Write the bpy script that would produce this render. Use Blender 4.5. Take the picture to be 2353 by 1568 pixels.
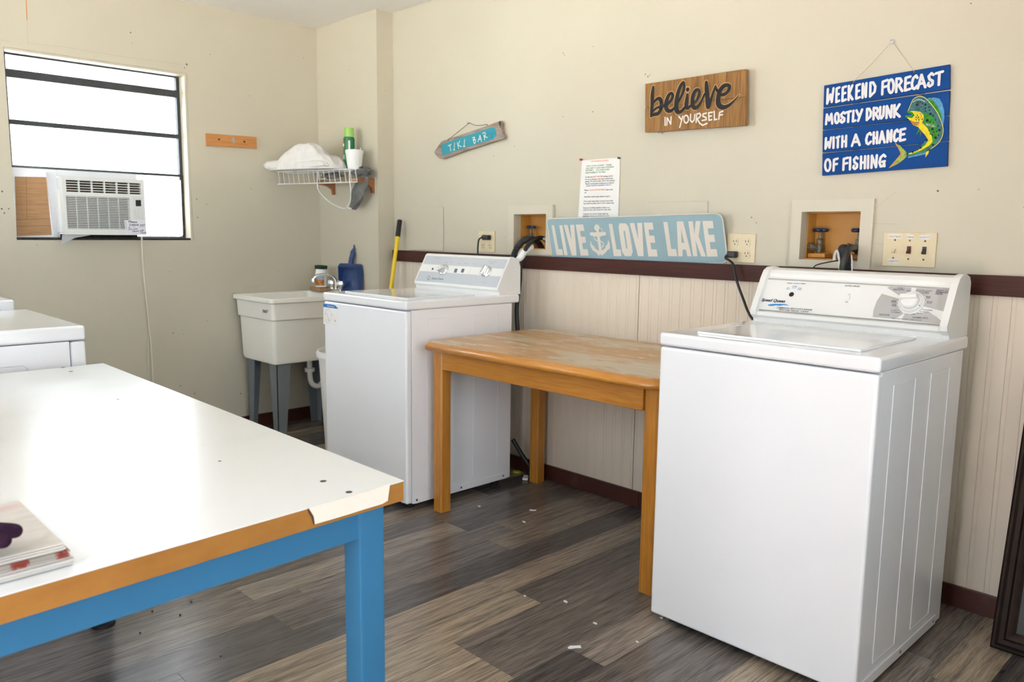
import bpy, bmesh, math, random
from mathutils import Vector, Matrix, noise
from mathutils.geometry import tessellate_polygon

random.seed(7)
S = bpy.context.scene
COL = S.collection
for o in list(bpy.data.objects):
    bpy.data.objects.remove(o)

# ------------------------------------------------------------------ camera
W_PX, H_PX, F_PX = 2353.0, 1568.0, 1839.308
CAM = Vector((4.52638, -2.81631, 1.20872))
YAW, PITCH, ROLL = 0.797293, -0.135831, 0.012608
_fw = Vector((-math.sin(YAW) * math.cos(PITCH), math.cos(YAW) * math.cos(PITCH), math.sin(PITCH)))
_r0 = Vector((math.cos(YAW), math.sin(YAW), 0))
_u0 = _r0.cross(_fw)
_r = _r0 * math.cos(ROLL) + _u0 * math.sin(ROLL)
_u = -_r0 * math.sin(ROLL) + _u0 * math.cos(ROLL)
cam_d = bpy.data.cameras.new('camera')
cam_d.sensor_width = 36.0
cam_d.lens = 36.0 * F_PX / W_PX
cam_d.clip_start = 0.02
cam = bpy.data.objects.new('camera', cam_d)
m = Matrix.Identity(4)
for i in range(3):
    m[i][0], m[i][1], m[i][2], m[i][3] = _r[i], _u[i], -_fw[i], CAM[i]
cam.matrix_world = m
COL.objects.link(cam)
S.camera = cam
cam_d.dof.use_dof = True
cam_d.dof.focus_distance = 2.1
cam_d.dof.aperture_fstop = 7.0

# ------------------------------------------------------------------ world, light, exposure
S.view_settings.view_transform = 'Standard'
S.view_settings.look = 'None'
S.view_settings.gamma = 1.0
S.view_settings.use_curve_mapping = False
S.view_settings.exposure = 0.36
wd = bpy.data.worlds.new('overcast_sky')
S.world = wd
wd.use_nodes = True
bg = wd.node_tree.nodes['Background']
bg.inputs['Color'].default_value = (0.88, 0.93, 1.0, 1)
bg.inputs['Strength'].default_value = 7.0
sun_d = bpy.data.lights.new('sun', 'SUN')      # high sun over the roof: it lights the ground outside, none enters directly
sun_d.energy = 60.0
sun_d.angle = math.radians(.6)
sun_d.color = (1.0, .965, .93)
sun = bpy.data.objects.new('sun', sun_d)
sun.rotation_euler = Vector((-.22, -.34, -1.0)).to_track_quat('-Z', 'Y').to_euler()
COL.objects.link(sun)


def portal(name, loc, rot, sx, sy):
    d = bpy.data.lights.new(name, 'AREA')
    d.shape = 'RECTANGLE'
    d.size, d.size_y = sx, sy
    d.cycles.is_portal = True
    o = bpy.data.objects.new(name, d)
    o.location, o.rotation_euler = loc, rot
    COL.objects.link(o)


ROOM_X, ROOM_Y, CEIL = 5.6, -3.5, 2.43
WIN = (-1.797, -0.925, 1.138, 2.05)          # window in the left wall: y0 y1 z0 z1
FWIN = (0.35, 1.85, 0.90, 2.1)                 # window in the wall behind the camera: x0 x1 z0 z1
FDOOR = (3.50, 4.15, 0.0, 2.05)               # open doorway behind the camera
RWIN_ADDED = (-3.2, -1.3, 0.80, 2.15)               # added unseen window in the right wall to brighten that side: y0 y1 z0 z1
portal('window_portal', (-0.14, (WIN[0] + WIN[1]) / 2, (WIN[2] + WIN[3]) / 2), (0, math.radians(-90), 0), WIN[3] - WIN[2], WIN[1] - WIN[0])
portal('added_window_portal', (ROOM_X + .14, (RWIN_ADDED[0] + RWIN_ADDED[1]) / 2, (RWIN_ADDED[2] + RWIN_ADDED[3]) / 2), (0, math.radians(90), 0), RWIN_ADDED[3] - RWIN_ADDED[2], RWIN_ADDED[1] - RWIN_ADDED[0])
portal('rear_window_portal', ((FWIN[0] + FWIN[1]) / 2, ROOM_Y - .14, (FWIN[2] + FWIN[3]) / 2), (math.radians(90), 0, 0), FWIN[1] - FWIN[0], FWIN[3] - FWIN[2])
portal('rear_door_portal', ((FDOOR[0] + FDOOR[1]) / 2, ROOM_Y - .14, (FDOOR[2] + FDOOR[3]) / 2), (math.radians(90), 0, 0), FDOOR[1] - FDOOR[0], FDOOR[3] - FDOOR[2])


# ------------------------------------------------------------------ pixel helpers (a pixel gives a direction, a real plane gives the distance)
class Plane:
    def __init__(s, p0, n):
        s.p0, s.n = Vector(p0), Vector(n).normalized()
        if (CAM - s.p0).dot(s.n) < 0:
            s.n = -s.n

    def pt(s, x, y, off=0.0):
        d = _fw * F_PX + _r * (x - W_PX / 2) - _u * (y - H_PX / 2)
        t = (s.p0 + s.n * off - CAM).dot(s.n) / d.dot(s.n)
        return CAM + d * t


def crop(x0, y0, k):
    return lambda p: (x0 + p[0] / k, y0 + p[1] / k)


def back(y=0.0):
    return Plane((0, y, 0), (0, -1, 0))


def side(x):
    return Plane((x, 0, 0), (1, 0, 0))


# ------------------------------------------------------------------ materials
MATS = {}


def M(name, col, rough=.5, metal=0., var=0., vs=8., bump=0., bs=200., coat=0., stretch=(1, 1, 1), spec=.5, trans=0., col2=None, sub=0.):
    if name in MATS:
        return MATS[name]
    mt = bpy.data.materials.new(name)
    mt.use_nodes = True
    nt = mt.node_tree
    b = nt.nodes['Principled BSDF']
    b.inputs['Roughness'].default_value = rough
    b.inputs['Metallic'].default_value = metal
    b.inputs['Specular IOR Level'].default_value = spec
    b.inputs['Coat Weight'].default_value = coat
    b.inputs['Coat Roughness'].default_value = .12
    if sub:
        b.inputs['Subsurface Weight'].default_value = sub
        b.inputs['Subsurface Radius'].default_value = (.01, .008, .006)
    tc = nt.nodes.new('ShaderNodeTexCoord')
    mp = nt.nodes.new('ShaderNodeMapping')
    mp.inputs['Scale'].default_value = stretch
    nt.links.new(tc.outputs['Object'], mp.inputs['Vector'])
    nz = nt.nodes.new('ShaderNodeTexNoise')
    nz.inputs['Scale'].default_value = vs
    nz.inputs['Detail'].default_value = 6
    nt.links.new(mp.outputs['Vector'], nz.inputs['Vector'])
    rp = nt.nodes.new('ShaderNodeValToRGB')
    c2 = col2 if col2 else tuple(max(0, c * (1 - var)) for c in col)
    c1 = col if col2 else tuple(min(1, c * (1 + var * .6)) for c in col)
    rp.color_ramp.elements[0].position = .3
    rp.color_ramp.elements[1].position = .7
    rp.color_ramp.elements[0].color = (*c2, 1)
    rp.color_ramp.elements[1].color = (*c1, 1)
    nt.links.new(nz.outputs['Fac'], rp.inputs['Fac'])
    nt.links.new(rp.outputs['Color'], b.inputs['Base Color'])
    if bump:
        n2 = nt.nodes.new('ShaderNodeTexNoise')
        n2.inputs['Scale'].default_value = bs
        n2.inputs['Detail'].default_value = 4
        nt.links.new(mp.outputs['Vector'], n2.inputs['Vector'])
        bp = nt.nodes.new('ShaderNodeBump')
        bp.inputs['Strength'].default_value = bump
        bp.inputs['Distance'].default_value = .002
        nt.links.new(n2.outputs['Fac'], bp.inputs['Height'])
        nt.links.new(bp.outputs['Normal'], b.inputs['Normal'])
    MATS[name] = mt
    return mt


def nodes(name):
    mt = bpy.data.materials.new(name)
    mt.use_nodes = True
    MATS[name] = mt
    return mt, mt.node_tree, mt.node_tree.nodes['Principled BSDF']


def wall_mat(name, col, dirt=.5):
    mt, nt, b = nodes(name)
    N, L = nt.nodes.new, nt.links.new
    g = N('ShaderNodeNewGeometry')
    n1 = N('ShaderNodeTexNoise'); n1.inputs['Scale'].default_value = 1.3; n1.inputs['Detail'].default_value = 5
    L(g.outputs['Position'], n1.inputs['Vector'])
    r1 = N('ShaderNodeValToRGB')
    r1.color_ramp.elements[0].position, r1.color_ramp.elements[1].position = .3, .7
    r1.color_ramp.elements[0].color = (*[c * .94 for c in col], 1)
    r1.color_ramp.elements[1].color = (*col, 1)
    L(n1.outputs['Fac'], r1.inputs['Fac'])
    v = N('ShaderNodeTexVoronoi'); v.inputs['Scale'].default_value = 9.0
    L(g.outputs['Position'], v.inputs['Vector'])
    r2 = N('ShaderNodeValToRGB')
    r2.color_ramp.elements[0].position, r2.color_ramp.elements[1].position = .016, .03
    r2.color_ramp.elements[0].color = (.12, .09, .06, 1)
    r2.color_ramp.elements[1].color = (1, 1, 1, 1)
    L(v.outputs['Distance'], r2.inputs['Fac'])
    mx = N('ShaderNodeMix'); mx.data_type = 'RGBA'; mx.blend_type = 'MULTIPLY'
    mx.inputs['Factor'].default_value = dirt
    L(r1.outputs['Color'], mx.inputs['A']); L(r2.outputs['Color'], mx.inputs['B'])
    L(mx.outputs['Result'], b.inputs['Base Color'])
    b.inputs['Roughness'].default_value = .42
    n2 = N('ShaderNodeTexNoise'); n2.inputs['Scale'].default_value = 130; n2.inputs['Detail'].default_value = 3
    L(g.outputs['Position'], n2.inputs['Vector'])
    bp = N('ShaderNodeBump'); bp.inputs['Strength'].default_value = .12; bp.inputs['Distance'].default_value = .002
    L(n2.outputs['Fac'], bp.inputs['Height']); L(bp.outputs['Normal'], b.inputs['Normal'])
    return mt


def grain_mat(name, c_dark, c_light, axis=0, scale=6., stretch=14., rough=.45, coat=0., bump=.15, fine=60., per_object=False, cuts=False):
    """wood: noise stretched along one axis; per_object tints by the object's own colour"""
    mt, nt, b = nodes(name)
    N, L = nt.nodes.new, nt.links.new
    g = N('ShaderNodeNewGeometry')
    oi = N('ShaderNodeObjectInfo')
    ml = N('ShaderNodeVectorMath'); ml.operation = 'MULTIPLY_ADD'
    cb = N('ShaderNodeCombineXYZ')
    for k in range(3):
        L(oi.outputs['Random'], cb.inputs[k])
    L(cb.outputs['Vector'], ml.inputs[0]); ml.inputs[1].default_value = (37, 23, 11)
    L(g.outputs['Position'], ml.inputs[2])
    mp = N('ShaderNodeMapping')
    sc = [stretch] * 3; sc[axis] = 1.
    mp.inputs['Scale'].default_value = sc
    L(ml.outputs['Vector'], mp.inputs['Vector'])
    n1 = N('ShaderNodeTexNoise'); n1.inputs['Scale'].default_value = scale * .35; n1.inputs['Detail'].default_value = 8; n1.inputs['Roughness'].default_value = .65
    n1.inputs['Distortion'].default_value = .6
    L(mp.outputs['Vector'], n1.inputs['Vector'])
    n2 = N('ShaderNodeTexNoise'); n2.inputs['Scale'].default_value = fine * .2; n2.inputs['Detail'].default_value = 5
    L(mp.outputs['Vector'], n2.inputs['Vector'])
    mxf = N('ShaderNodeMix'); mxf.inputs['Factor'].default_value = .4
    L(n1.outputs['Fac'], mxf.inputs['A']); L(n2.outputs['Fac'], mxf.inputs['B'])
    rp = N('ShaderNodeValToRGB')
    rp.color_ramp.elements[0].position, rp.color_ramp.elements[1].position = .36, .62
    rp.color_ramp.elements[0].color, rp.color_ramp.elements[1].color = (*c_dark, 1), (*c_light, 1)
    L(mxf.outputs['Result'], rp.inputs['Fac'])
    out = rp.outputs['Color']
    if per_object:
        mx = N('ShaderNodeMix'); mx.data_type = 'RGBA'; mx.blend_type = 'MULTIPLY'; mx.inputs['Factor'].default_value = 1.
        L(out, mx.inputs['A']); L(oi.outputs['Color'], mx.inputs['B'])
        out = mx.outputs['Result']
    L(out, b.inputs['Base Color'])
    b.inputs['Roughness'].default_value = rough
    b.inputs['Coat Weight'].default_value = coat
    b.inputs['Coat Roughness'].default_value = .2
    bp = N('ShaderNodeBump'); bp.inputs['Strength'].default_value = bump; bp.inputs['Distance'].default_value = .002
    L(mxf.outputs['Result'], bp.inputs['Height']); L(bp.outputs['Normal'], b.inputs['Normal'])
    return mt


def worn_mat(name, layers, rough=.4, stretch=(1, 1, 1)):
    """base colour, then patches (colour, noise scale, threshold, softness)"""
    mt, nt, b = nodes(name)
    N, L = nt.nodes.new, nt.links.new
    g = N('ShaderNodeNewGeometry')
    mp = N('ShaderNodeMapping'); mp.inputs['Scale'].default_value = stretch
    L(g.outputs['Position'], mp.inputs['Vector'])
    prev = None
    for k, (c, s, th, so) in enumerate(layers):
        if prev is None:
            rgb = N('ShaderNodeRGB'); rgb.outputs[0].default_value = (*c, 1); prev = rgb.outputs[0]; continue
        n = N('ShaderNodeTexNoise'); n.inputs['Scale'].default_value = s; n.inputs['Detail'].default_value = 9; n.inputs['Roughness'].default_value = .62
        ad = N('ShaderNodeVectorMath'); ad.operation = 'ADD'; ad.inputs[1].default_value = (k * 7.3, k * 3.1, k)
        L(mp.outputs['Vector'], ad.inputs[0]); L(ad.outputs['Vector'], n.inputs['Vector'])
        r = N('ShaderNodeValToRGB')
        r.color_ramp.elements[0].position, r.color_ramp.elements[1].position = th, th + so
        L(n.outputs['Fac'], r.inputs['Fac'])
        mx = N('ShaderNodeMix'); mx.data_type = 'RGBA'
        L(r.outputs['Color'], mx.inputs['Factor']); L(prev, mx.inputs['A']); mx.inputs['B'].default_value = (*c, 1)
        prev = mx.outputs['Result']
    L(prev, b.inputs['Base Color'])
    b.inputs['Roughness'].default_value = rough
    return mt


def glass_mat():
    mt = bpy.data.materials.new('window_glass')
    mt.use_nodes = True
    nt = mt.node_tree
    nt.nodes.clear()
    N, L = nt.nodes.new, nt.links.new
    out = N('ShaderNodeOutputMaterial'); t = N('ShaderNodeBsdfTransparent'); g = N('ShaderNodeBsdfGlossy')
    t.inputs['Color'].default_value = (.93, .96, .96, 1)
    g.inputs['Roughness'].default_value = .02
    f = N('ShaderNodeFresnel'); f.inputs['IOR'].default_value = 1.45
    mx = N('ShaderNodeMixShader')
    L(f.outputs[0], mx.inputs[0]); L(t.outputs[0], mx.inputs[1]); L(g.outputs[0], mx.inputs[2]); L(mx.outputs[0], out.inputs[0])
    MATS['glass'] = mt
    return mt


def curtain_mat(name, col, tr=.6):
    mt = bpy.data.materials.new(name)
    mt.use_nodes = True
    nt = mt.node_tree
    nt.nodes.clear()
    N, L = nt.nodes.new, nt.links.new
    out = N('ShaderNodeOutputMaterial'); d = N('ShaderNodeBsdfDiffuse'); t = N('ShaderNodeBsdfTranslucent')
    nz = N('ShaderNodeTexNoise'); nz.inputs['Scale'].default_value = 12
    hs = N('ShaderNodeMix'); hs.data_type = 'RGBA'; hs.inputs['A'].default_value = (*col, 1); hs.inputs['B'].default_value = (*[c * .92 for c in col], 1)
    L(nz.outputs['Fac'], hs.inputs['Factor'])
    L(hs.outputs['Result'], d.inputs['Color']); L(hs.outputs['Result'], t.inputs['Color'])
    mx = N('ShaderNodeMixShader'); mx.inputs[0].default_value = tr
    L(d.outputs[0], mx.inputs[1]); L(t.outputs[0], mx.inputs[2]); L(mx.outputs[0], out.inputs[0])
    MATS[name] = mt
    return mt


WALL = wall_mat('cream_wall_paint', (.585, .535, .425), .8)
CEILM = wall_mat('white_ceiling_paint', (.90, .88, .85), .3)
BEAD = worn_mat('cream_beadboard_paint', [((.75, .665, .555), 0, 0, 0), ((.72, .625, .51), 3, .5, .3), ((.30, .24, .18), 22, .74, .06)], .4, (1, 1, .25))
PLANK = grain_mat('vinyl_plank', (.34, .33, .34), (1.25, 1.2, 1.12), axis=1, scale=9, stretch=20, rough=.23, bump=.25, fine=70, per_object=True)
RAILM = grain_mat('maroon_rail_paint', (.045, .014, .011), (.075, .026, .02), axis=0, scale=10, stretch=20, rough=.4, bump=.25)
BASEM = worn_mat('maroon_baseboard_paint', [((.065, .018, .012), 0, 0, 0), ((.11, .05, .038), 9, .55, .2), ((.3, .24, .2), 30, .73, .05)], .35)
ENAMEL = M('white_enamel', (.90, .905, .94), .28, var=.015, vs=3, coat=.4)
ENAMEL_T = M('white_enamel_top', (.89, .895, .92), .12, var=.01, vs=3, coat=.6)
PLASTIC_W = M('white_plastic', (.86, .85, .83), .35, var=.02)
GREY_PANEL = M('silver_grey_panel_print', (.56, .58, .62), .4, var=.03)
GREY_PRINT = M('grey_panel_print', (.50, .48, .47), .45, var=.03)
DARKTXT = M('dark_blue_print', (.05, .05, .09), .6)
BLUETXT = M('bright_blue_print', (.03, .26, .62), .6)
BLACK = M('black_rubber', (.015, .015, .017), .45, var=.2)
CORDB = M('black_cord', (.012, .012, .013), .4)
CHROME = M('chrome', (.8, .8, .8), .12, metal=1., var=.03)
STEEL = M('dull_steel', (.35, .35, .36), .35, metal=1., var=.2, vs=30)
HONEY_X = grain_mat('honey_wood_lengthwise', (.40, .145, .016), (.58, .255, .038), axis=0, scale=5, stretch=16, rough=.32, coat=.3, bump=.05)
HONEY_Y = grain_mat('honey_wood_crosswise', (.40, .145, .016), (.58, .255, .038), axis=1, scale=5, stretch=16, rough=.32, coat=.3, bump=.05)
HONEY_Z = grain_mat('honey_wood_upright', (.39, .14, .015), (.56, .245, .036), axis=2, scale=5, stretch=16, rough=.32, coat=.3, bump=.05)
WORN = worn_mat('worn_table_laminate', [((.50, .27, .095), 0, 0, 0), ((.56, .47, .34), 3.0, .45, .10), ((.46, .25, .09), 11, .53, .07), ((.62, .56, .46), 16, .57, .06), ((.22, .10, .03), 22, .66, .05)], .34, (.5, 1.5, 1))
LAMINATE = worn_mat('white_laminate', [((.80, .81, .81), 0, 0, 0), ((.74, .75, .76), 5, .5, .4), ((.35, .33, .32), 45, .80, .03)], .24, (1, 1, 1))
MDF = worn_mat('raw_board_edge', [((.35, .155, .034), 0, 0, 0), ((.25, .10, .02), 5, .48, .2), ((.22, .085, .02), 24, .68, .1)], .6, (1, .5, 1))
EDGEB = M('cream_edge_banding', (.84, .76, .66), .35, var=.03)
BLUE = worn_mat('blue_steel_paint', [((.036, .152, .292), 0, 0, 0), ((.032, .134, .26), 3, .5, .3), ((.05, .05, .05), 60, .80, .02)], .42)
SINKM = M('cream_sink_plastic', (.86, .83, .755), .35, var=.03, vs=4)
LEGM = M('grey_leg_steel', (.17, .19, .20), .5, var=.08)
AMBER = worn_mat('amber_box_plastic', [((.56, .27, .055), 0, 0, 0), ((.46, .20, .035), 6, .5, .3), ((.2, .09, .02), 40, .72, .06)], .5)
IVORY = worn_mat('ivory_plate_plastic', [((.70, .60, .40), 0, 0, 0), ((.60, .48, .29), 10, .55, .2)], .35)
DARKFRAME = M('black_window_metal', (.035, .038, .042), .45, var=.3, vs=30)
GRIME_SHADE = M('grime_and_gap_shade', (.04, .032, .026), .9, var=.6, vs=40)  # also colours the painted shade under the air conditioner
GLASS = glass_mat()
CURT = curtain_mat('white_pleated_curtain', (.9, .9, .92), .5)
FOAM = curtain_mat('white_filler_sheet', (.86, .86, .88), .25)
CARD = worn_mat('cardboard', [((.42, .24, .12), 0, 0, 0), ((.36, .195, .09), 30, .5, .1)], .85, (1, .3, 6))
DARK = M('dark_inside', (.03, .025, .02), .9, var=.4, vs=50)
PAPER = M('white_paper', (.88, .86, .84), .8, var=.02)
TOWEL = M('white_terry', (.86, .83, .80), .95, var=.05, vs=30, bump=.9, bs=700)
RAG = M('grey_rag', (.17, .17, .165), .9, var=.45, vs=18, bump=.4, bs=90)
BROWNW = grain_mat('brown_bracket_wood', (.22, .075, .022), (.34, .13, .045), axis=1, scale=8, stretch=10, rough=.4, coat=.2)
PALEW = grain_mat('pale_dowel_wood', (.36, .22, .12), (.5, .34, .2), axis=0, scale=8, stretch=10, rough=.5)
ORANGEW = grain_mat('orange_hook_rail_wood', (.42, .16, .035), (.58, .25, .07), axis=1, scale=7, stretch=18, rough=.4, coat=.2)
NAVY = M('navy_plastic', (.02, .05, .17), .35, var=.1)
YELLOW = M('yellow_handle', (.80, .55, .01), .35, var=.04)


# ------------------------------------------------------------------ mesh helpers
class Geo:
    def __init__(s):
        s.v, s.f = [], []

    def add(s, vs, fs):
        n = len(s.v)
        s.v += [tuple(v) for v in vs]
        s.f += [tuple(i + n for i in f) for f in fs]
        return s

    def box(s, x0, x1, y0, y1, z0, z1):
        return s.add([(x0, y0, z0), (x1, y0, z0), (x1, y1, z0), (x0, y1, z0), (x0, y0, z1), (x1, y0, z1), (x1, y1, z1), (x0, y1, z1)],
                     [(0, 3, 2, 1), (4, 5, 6, 7), (0, 1, 5, 4), (1, 2, 6, 5), (2, 3, 7, 6), (3, 0, 4, 7)])

    def rbox(s, x0, x1, y0, y1, z0, z1, r, seg=2, edges=None):
        bm = bmesh.new()
        bmesh.ops.create_cube(bm, size=1.)
        for v in bm.verts:
            v.co = ((x0 + x1) / 2 + v.co.x * (x1 - x0), (y0 + y1) / 2 + v.co.y * (y1 - y0), (z0 + z1) / 2 + v.co.z * (z1 - z0))
        es = [e for e in bm.edges if edges is None or edges(e)]
        bmesh.ops.bevel(bm, geom=es, offset=r, segments=seg, profile=.5, affect='EDGES')
        return s.bm(bm)

    def bm(s, bm):
        bm.verts.ensure_lookup_table(); bm.verts.index_update()
        s.add([v.co.copy() for v in bm.verts], [[v.index for v in f.verts] for f in bm.faces])
        bm.free()
        return s

    def prism(s, poly, fa, fb):
        """poly 2D -> two 3D caps through functions fa, fb"""
        n = len(poly)
        a, b = [Vector(fa(p)) for p in poly], [Vector(fb(p)) for p in poly]
        tris = tessellate_polygon([[Vector((p[0], p[1], 0)) for p in poly]])
        area = sum(poly[i][0] * poly[(i + 1) % n][1] - poly[(i + 1) % n][0] * poly[i][1] for i in range(n))
        s.add(a + b, [])
        o = len(s.v) - 2 * n
        if area < 0:
            tris = [t[::-1] for t in tris]
        caps_b = []
        for t in tris:
            # orient so that cap a looks away from b
            nn = (a[t[1]] - a[t[0]]).cross(a[t[2]] - a[t[0]])
            t2 = t if nn.dot(a[0] - b[0]) > 0 else t[::-1]
            s.f.append(tuple(o + i for i in t2)); caps_b.append(tuple(o + n + i for i in t2[::-1]))
        s.f += caps_b
        # sides
        c = sum(a, Vector()) / n
        for i in range(n):
            j = (i + 1) % n
            q = (o + i, o + j, o + n + j, o + n + i)
            s.f.append(q)
        return s

    def tube(s, path, r, n=10, closed=False, caps=True):
        P = [Vector(p) for p in path]
        R = r if isinstance(r, (list, tuple)) else [r] * len(P)
        rings = []
        up = None
        for i, p in enumerate(P):
            if closed:
                t = (P[(i + 1) % len(P)] - P[i - 1]).normalized()
            else:
                t = (P[min(i + 1, len(P) - 1)] - P[max(i - 1, 0)]).normalized()
            if up is None:
                up = t.orthogonal().normalized()
            up = (up - t * up.dot(t))
            up = up.normalized() if up.length > 1e-6 else t.orthogonal().normalized()
            b = t.cross(up)
            rings.append([p + (up * math.cos(k * 2 * math.pi / n) + b * math.sin(k * 2 * math.pi / n)) * R[i] for k in range(n)])
        o = len(s.v)
        for rg in rings:
            s.v += [tuple(v) for v in rg]
        m_ = len(rings)
        for i in range(m_ if closed else m_ - 1):
            i2 = (i + 1) % m_
            for k in range(n):
                k2 = (k + 1) % n
                s.f.append((o + i * n + k, o + i * n + k2, o + i2 * n + k2, o + i2 * n + k))
        if caps and not closed:
            s.f.append(tuple(o + k for k in range(n))[::-1])
            s.f.append(tuple(o + (m_ - 1) * n + k for k in range(n)))
        return s

    def lathe(s, prof, c=(0, 0, 0), n=24, axis='z', cap0=True, cap1=True):
        o = len(s.v)
        for (r, h) in prof:
            for k in range(n):
                a = k * 2 * math.pi / n
                if axis == 'z':
                    s.v.append((c[0] + r * math.cos(a), c[1] + r * math.sin(a), c[2] + h))
                elif axis == 'y':
                    s.v.append((c[0] + r * math.cos(a), c[1] - h, c[2] + r * math.sin(a)))
                else:
                    s.v.append((c[0] + h, c[1] + r * math.cos(a), c[2] + r * math.sin(a)))
        for i in range(len(prof) - 1):
            for k in range(n):
                k2 = (k + 1) % n
                s.f.append((o + i * n + k, o + i * n + k2, o + (i + 1) * n + k2, o + (i + 1) * n + k))
        if cap0:
            s.f.append(tuple(o + k for k in range(n))[::-1])
        if cap1:
            s.f.append(tuple(o + (len(prof) - 1) * n + k for k in range(n)))
        return s

    def loft(s, rings, cap0=True, cap1=True):
        n = len(rings[0])
        o = len(s.v)
        for rg in rings:
            s.v += [tuple(v) for v in rg]
        for i in range(len(rings) - 1):
            for k in range(n):
                k2 = (k + 1) % n
                s.f.append((o + i * n + k, o + i * n + k2, o + (i + 1) * n + k2, o + (i + 1) * n + k))
        if cap0:
            s.f.append(tuple(o + k for k in range(n))[::-1])
        if cap1:
            s.f.append(tuple(o + (len(rings) - 1) * n + k for k in range(n)))
        return s

    def xf(s, mtx):
        s.v = [tuple(mtx @ Vector(v)) for v in s.v]
        return s


def rrect(x0, x1, y0, y1, r, z, seg=4):
    out = []
    for cx, cy, a0 in ((x1 - r, y1 - r, 0), (x0 + r, y1 - r, 90), (x0 + r, y0 + r, 180), (x1 - r, y0 + r, 270)):
        for k in range(seg + 1):
            a = math.radians(a0 + 90 * k / seg)
            out.append((cx + r * math.cos(a), cy + r * math.sin(a), z))
    return out


def wm(o):
    b = o.matrix_basis.copy()
    if o.parent:
        return wm(o.parent) @ o.matrix_parent_inverse @ b
    return b


def tag(o, label, cat, group=None, kind=None):
    if label: o['label'] = label
    if cat: o['category'] = cat
    if group: o['group'] = group
    if kind: o['kind'] = kind
    return o


def thing(name, label, cat, loc=(0, 0, 0), group=None):
    o = bpy.data.objects.new(name, None)
    o.empty_display_size = .05
    o.location = loc
    COL.objects.link(o)
    return tag(o, label, cat, group)


def build(name, geo, mat, parent=None, smooth=None, label=None, fix=True):
    me = bpy.data.meshes.new(name)
    me.from_pydata(geo.v, [], geo.f)
    if fix:
        bm = bmesh.new(); bm.from_mesh(me)
        bmesh.ops.recalc_face_normals(bm, faces=bm.faces)
        bm.to_mesh(me); bm.free()
    me.materials.append(mat)
    if smooth is not None:
        me.polygons.foreach_set('use_smooth', [True] * len(me.polygons))
        me.set_sharp_from_angle(angle=math.radians(smooth))
    me.update()
    o = bpy.data.objects.new(name, me)
    if smooth is not None and smooth <= 45 and len(me.polygons) < 2500:
        wn_ = o.modifiers.new('face_weighted_normals', 'WEIGHTED_NORMAL')
        wn_.keep_sharp = True
    COL.objects.link(o)
    if parent is not None:
        o.parent = parent
        o.matrix_parent_inverse = wm(parent).inverted()
    else:   # a single-mesh thing: origin at its base centre
        xs = [v.co for v in me.vertices]
        c = Vector(((min(v.x for v in xs) + max(v.x for v in xs)) / 2, (min(v.y for v in xs) + max(v.y for v in xs)) / 2, min(v.z for v in xs)))
        me.transform(Matrix.Translation(-c))
        o.location = c
    if label: o['label'] = label
    return o


def struct(name, geo, mat, smooth=None):
    o = build(name, geo, mat, None, smooth)
    o['kind'] = 'structure'
    return o


# flat print on a real surface --------------------------------------------------
def decal(name, polys, plane, mat, parent, off=.0006, conv=None, label=None):
    """polys: pixel polygons (or [outer, hole...] lists) laid on a real plane"""
    g = Geo()
    for poly in polys:
        loops = poly if isinstance(poly[0][0], (tuple, list)) else [poly]
        pts3 = [[plane.pt(*(conv(p) if conv else p), off) for p in lp] for lp in loops]
        ex = plane.n.orthogonal().normalized(); ey = plane.n.cross(ex)
        flat = [[Vector((p.dot(ex), p.dot(ey), 0)) for p in lp] for lp in pts3]
        tris = tessellate_polygon(flat)
        allp = [p for lp in pts3 for p in lp]
        fs = []
        for t in tris:
            nn = (allp[t[1]] - allp[t[0]]).cross(allp[t[2]] - allp[t[0]])
            fs.append(tuple(t) if nn.dot(plane.n) > 0 else tuple(t[::-1]))
        g.add(allp, fs)
    return build(name, g, mat, parent, label=label, fix=False)


def ribbon(g, pts, w, plane, lift=0.0, step=2e-5):
    """brush stroke: a quad per segment and a disc per joint, each laid a hair above the last so none coincide"""
    n = plane.n
    W = w if isinstance(w, (list, tuple)) else [w] * len(pts)
    ex = n.orthogonal().normalized(); ey = n.cross(ex)
    for i, p in enumerate(pts):
        if i + 1 < len(pts) and (pts[i + 1] - p).length > 1e-7:
            q = pts[i + 1]
            bb = n.cross((q - p).normalized())
            u = n * lift; lift += step
            g.add([p - bb * W[i] / 2 + u, q - bb * W[i + 1] / 2 + u, q + bb * W[i + 1] / 2 + u, p + bb * W[i] / 2 + u], [(0, 1, 2, 3)])
        if W[i] > 1e-5:
            u = n * lift; lift += step
            g.add([p + u + (ex * math.cos(a * math.pi / 6) + ey * math.sin(a * math.pi / 6)) * W[i] / 2 for a in range(12)], [tuple(range(12))])
    return lift


def smooth_path(pts, sub=6):
    out = []
    n = len(pts)
    for i in range(n - 1):
        p0, p1, p2, p3 = pts[max(i - 1, 0)], pts[i], pts[i + 1], pts[min(i + 2, n - 1)]
        for k in range(sub):
            t = k / sub
            out.append(tuple(.5 * (2 * b + (c - a) * t + (2 * a - 5 * b + 4 * c - d) * t * t + (3 * b - a - 3 * c + d) * t ** 3) for a, b, c, d in zip(p0, p1, p2, p3)))
    out.append(tuple(pts[-1]))
    return out


def strokes(name, paths, plane, mat, parent, conv=None, w=None, off=.0008, smooth=0, kw=1.0, label=None):
    """paths of (x, y[, width px]) in pixels of a crop; widths w in metres or per-point px widths scaled by kw"""
    g = Geo()
    lift = 0.
    for path in paths:
        if smooth:
            path = smooth_path(path, smooth)
        pts = [plane.pt(*(conv(p[:2]) if conv else p[:2]), off) for p in path]
        ws = w if w is not None else [p[2] * kw for p in path]
        lift = ribbon(g, pts, ws, plane, lift, 4e-6 if smooth else 2e-5)
    return build(name, g, mat, parent, label=label, fix=False)


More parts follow.
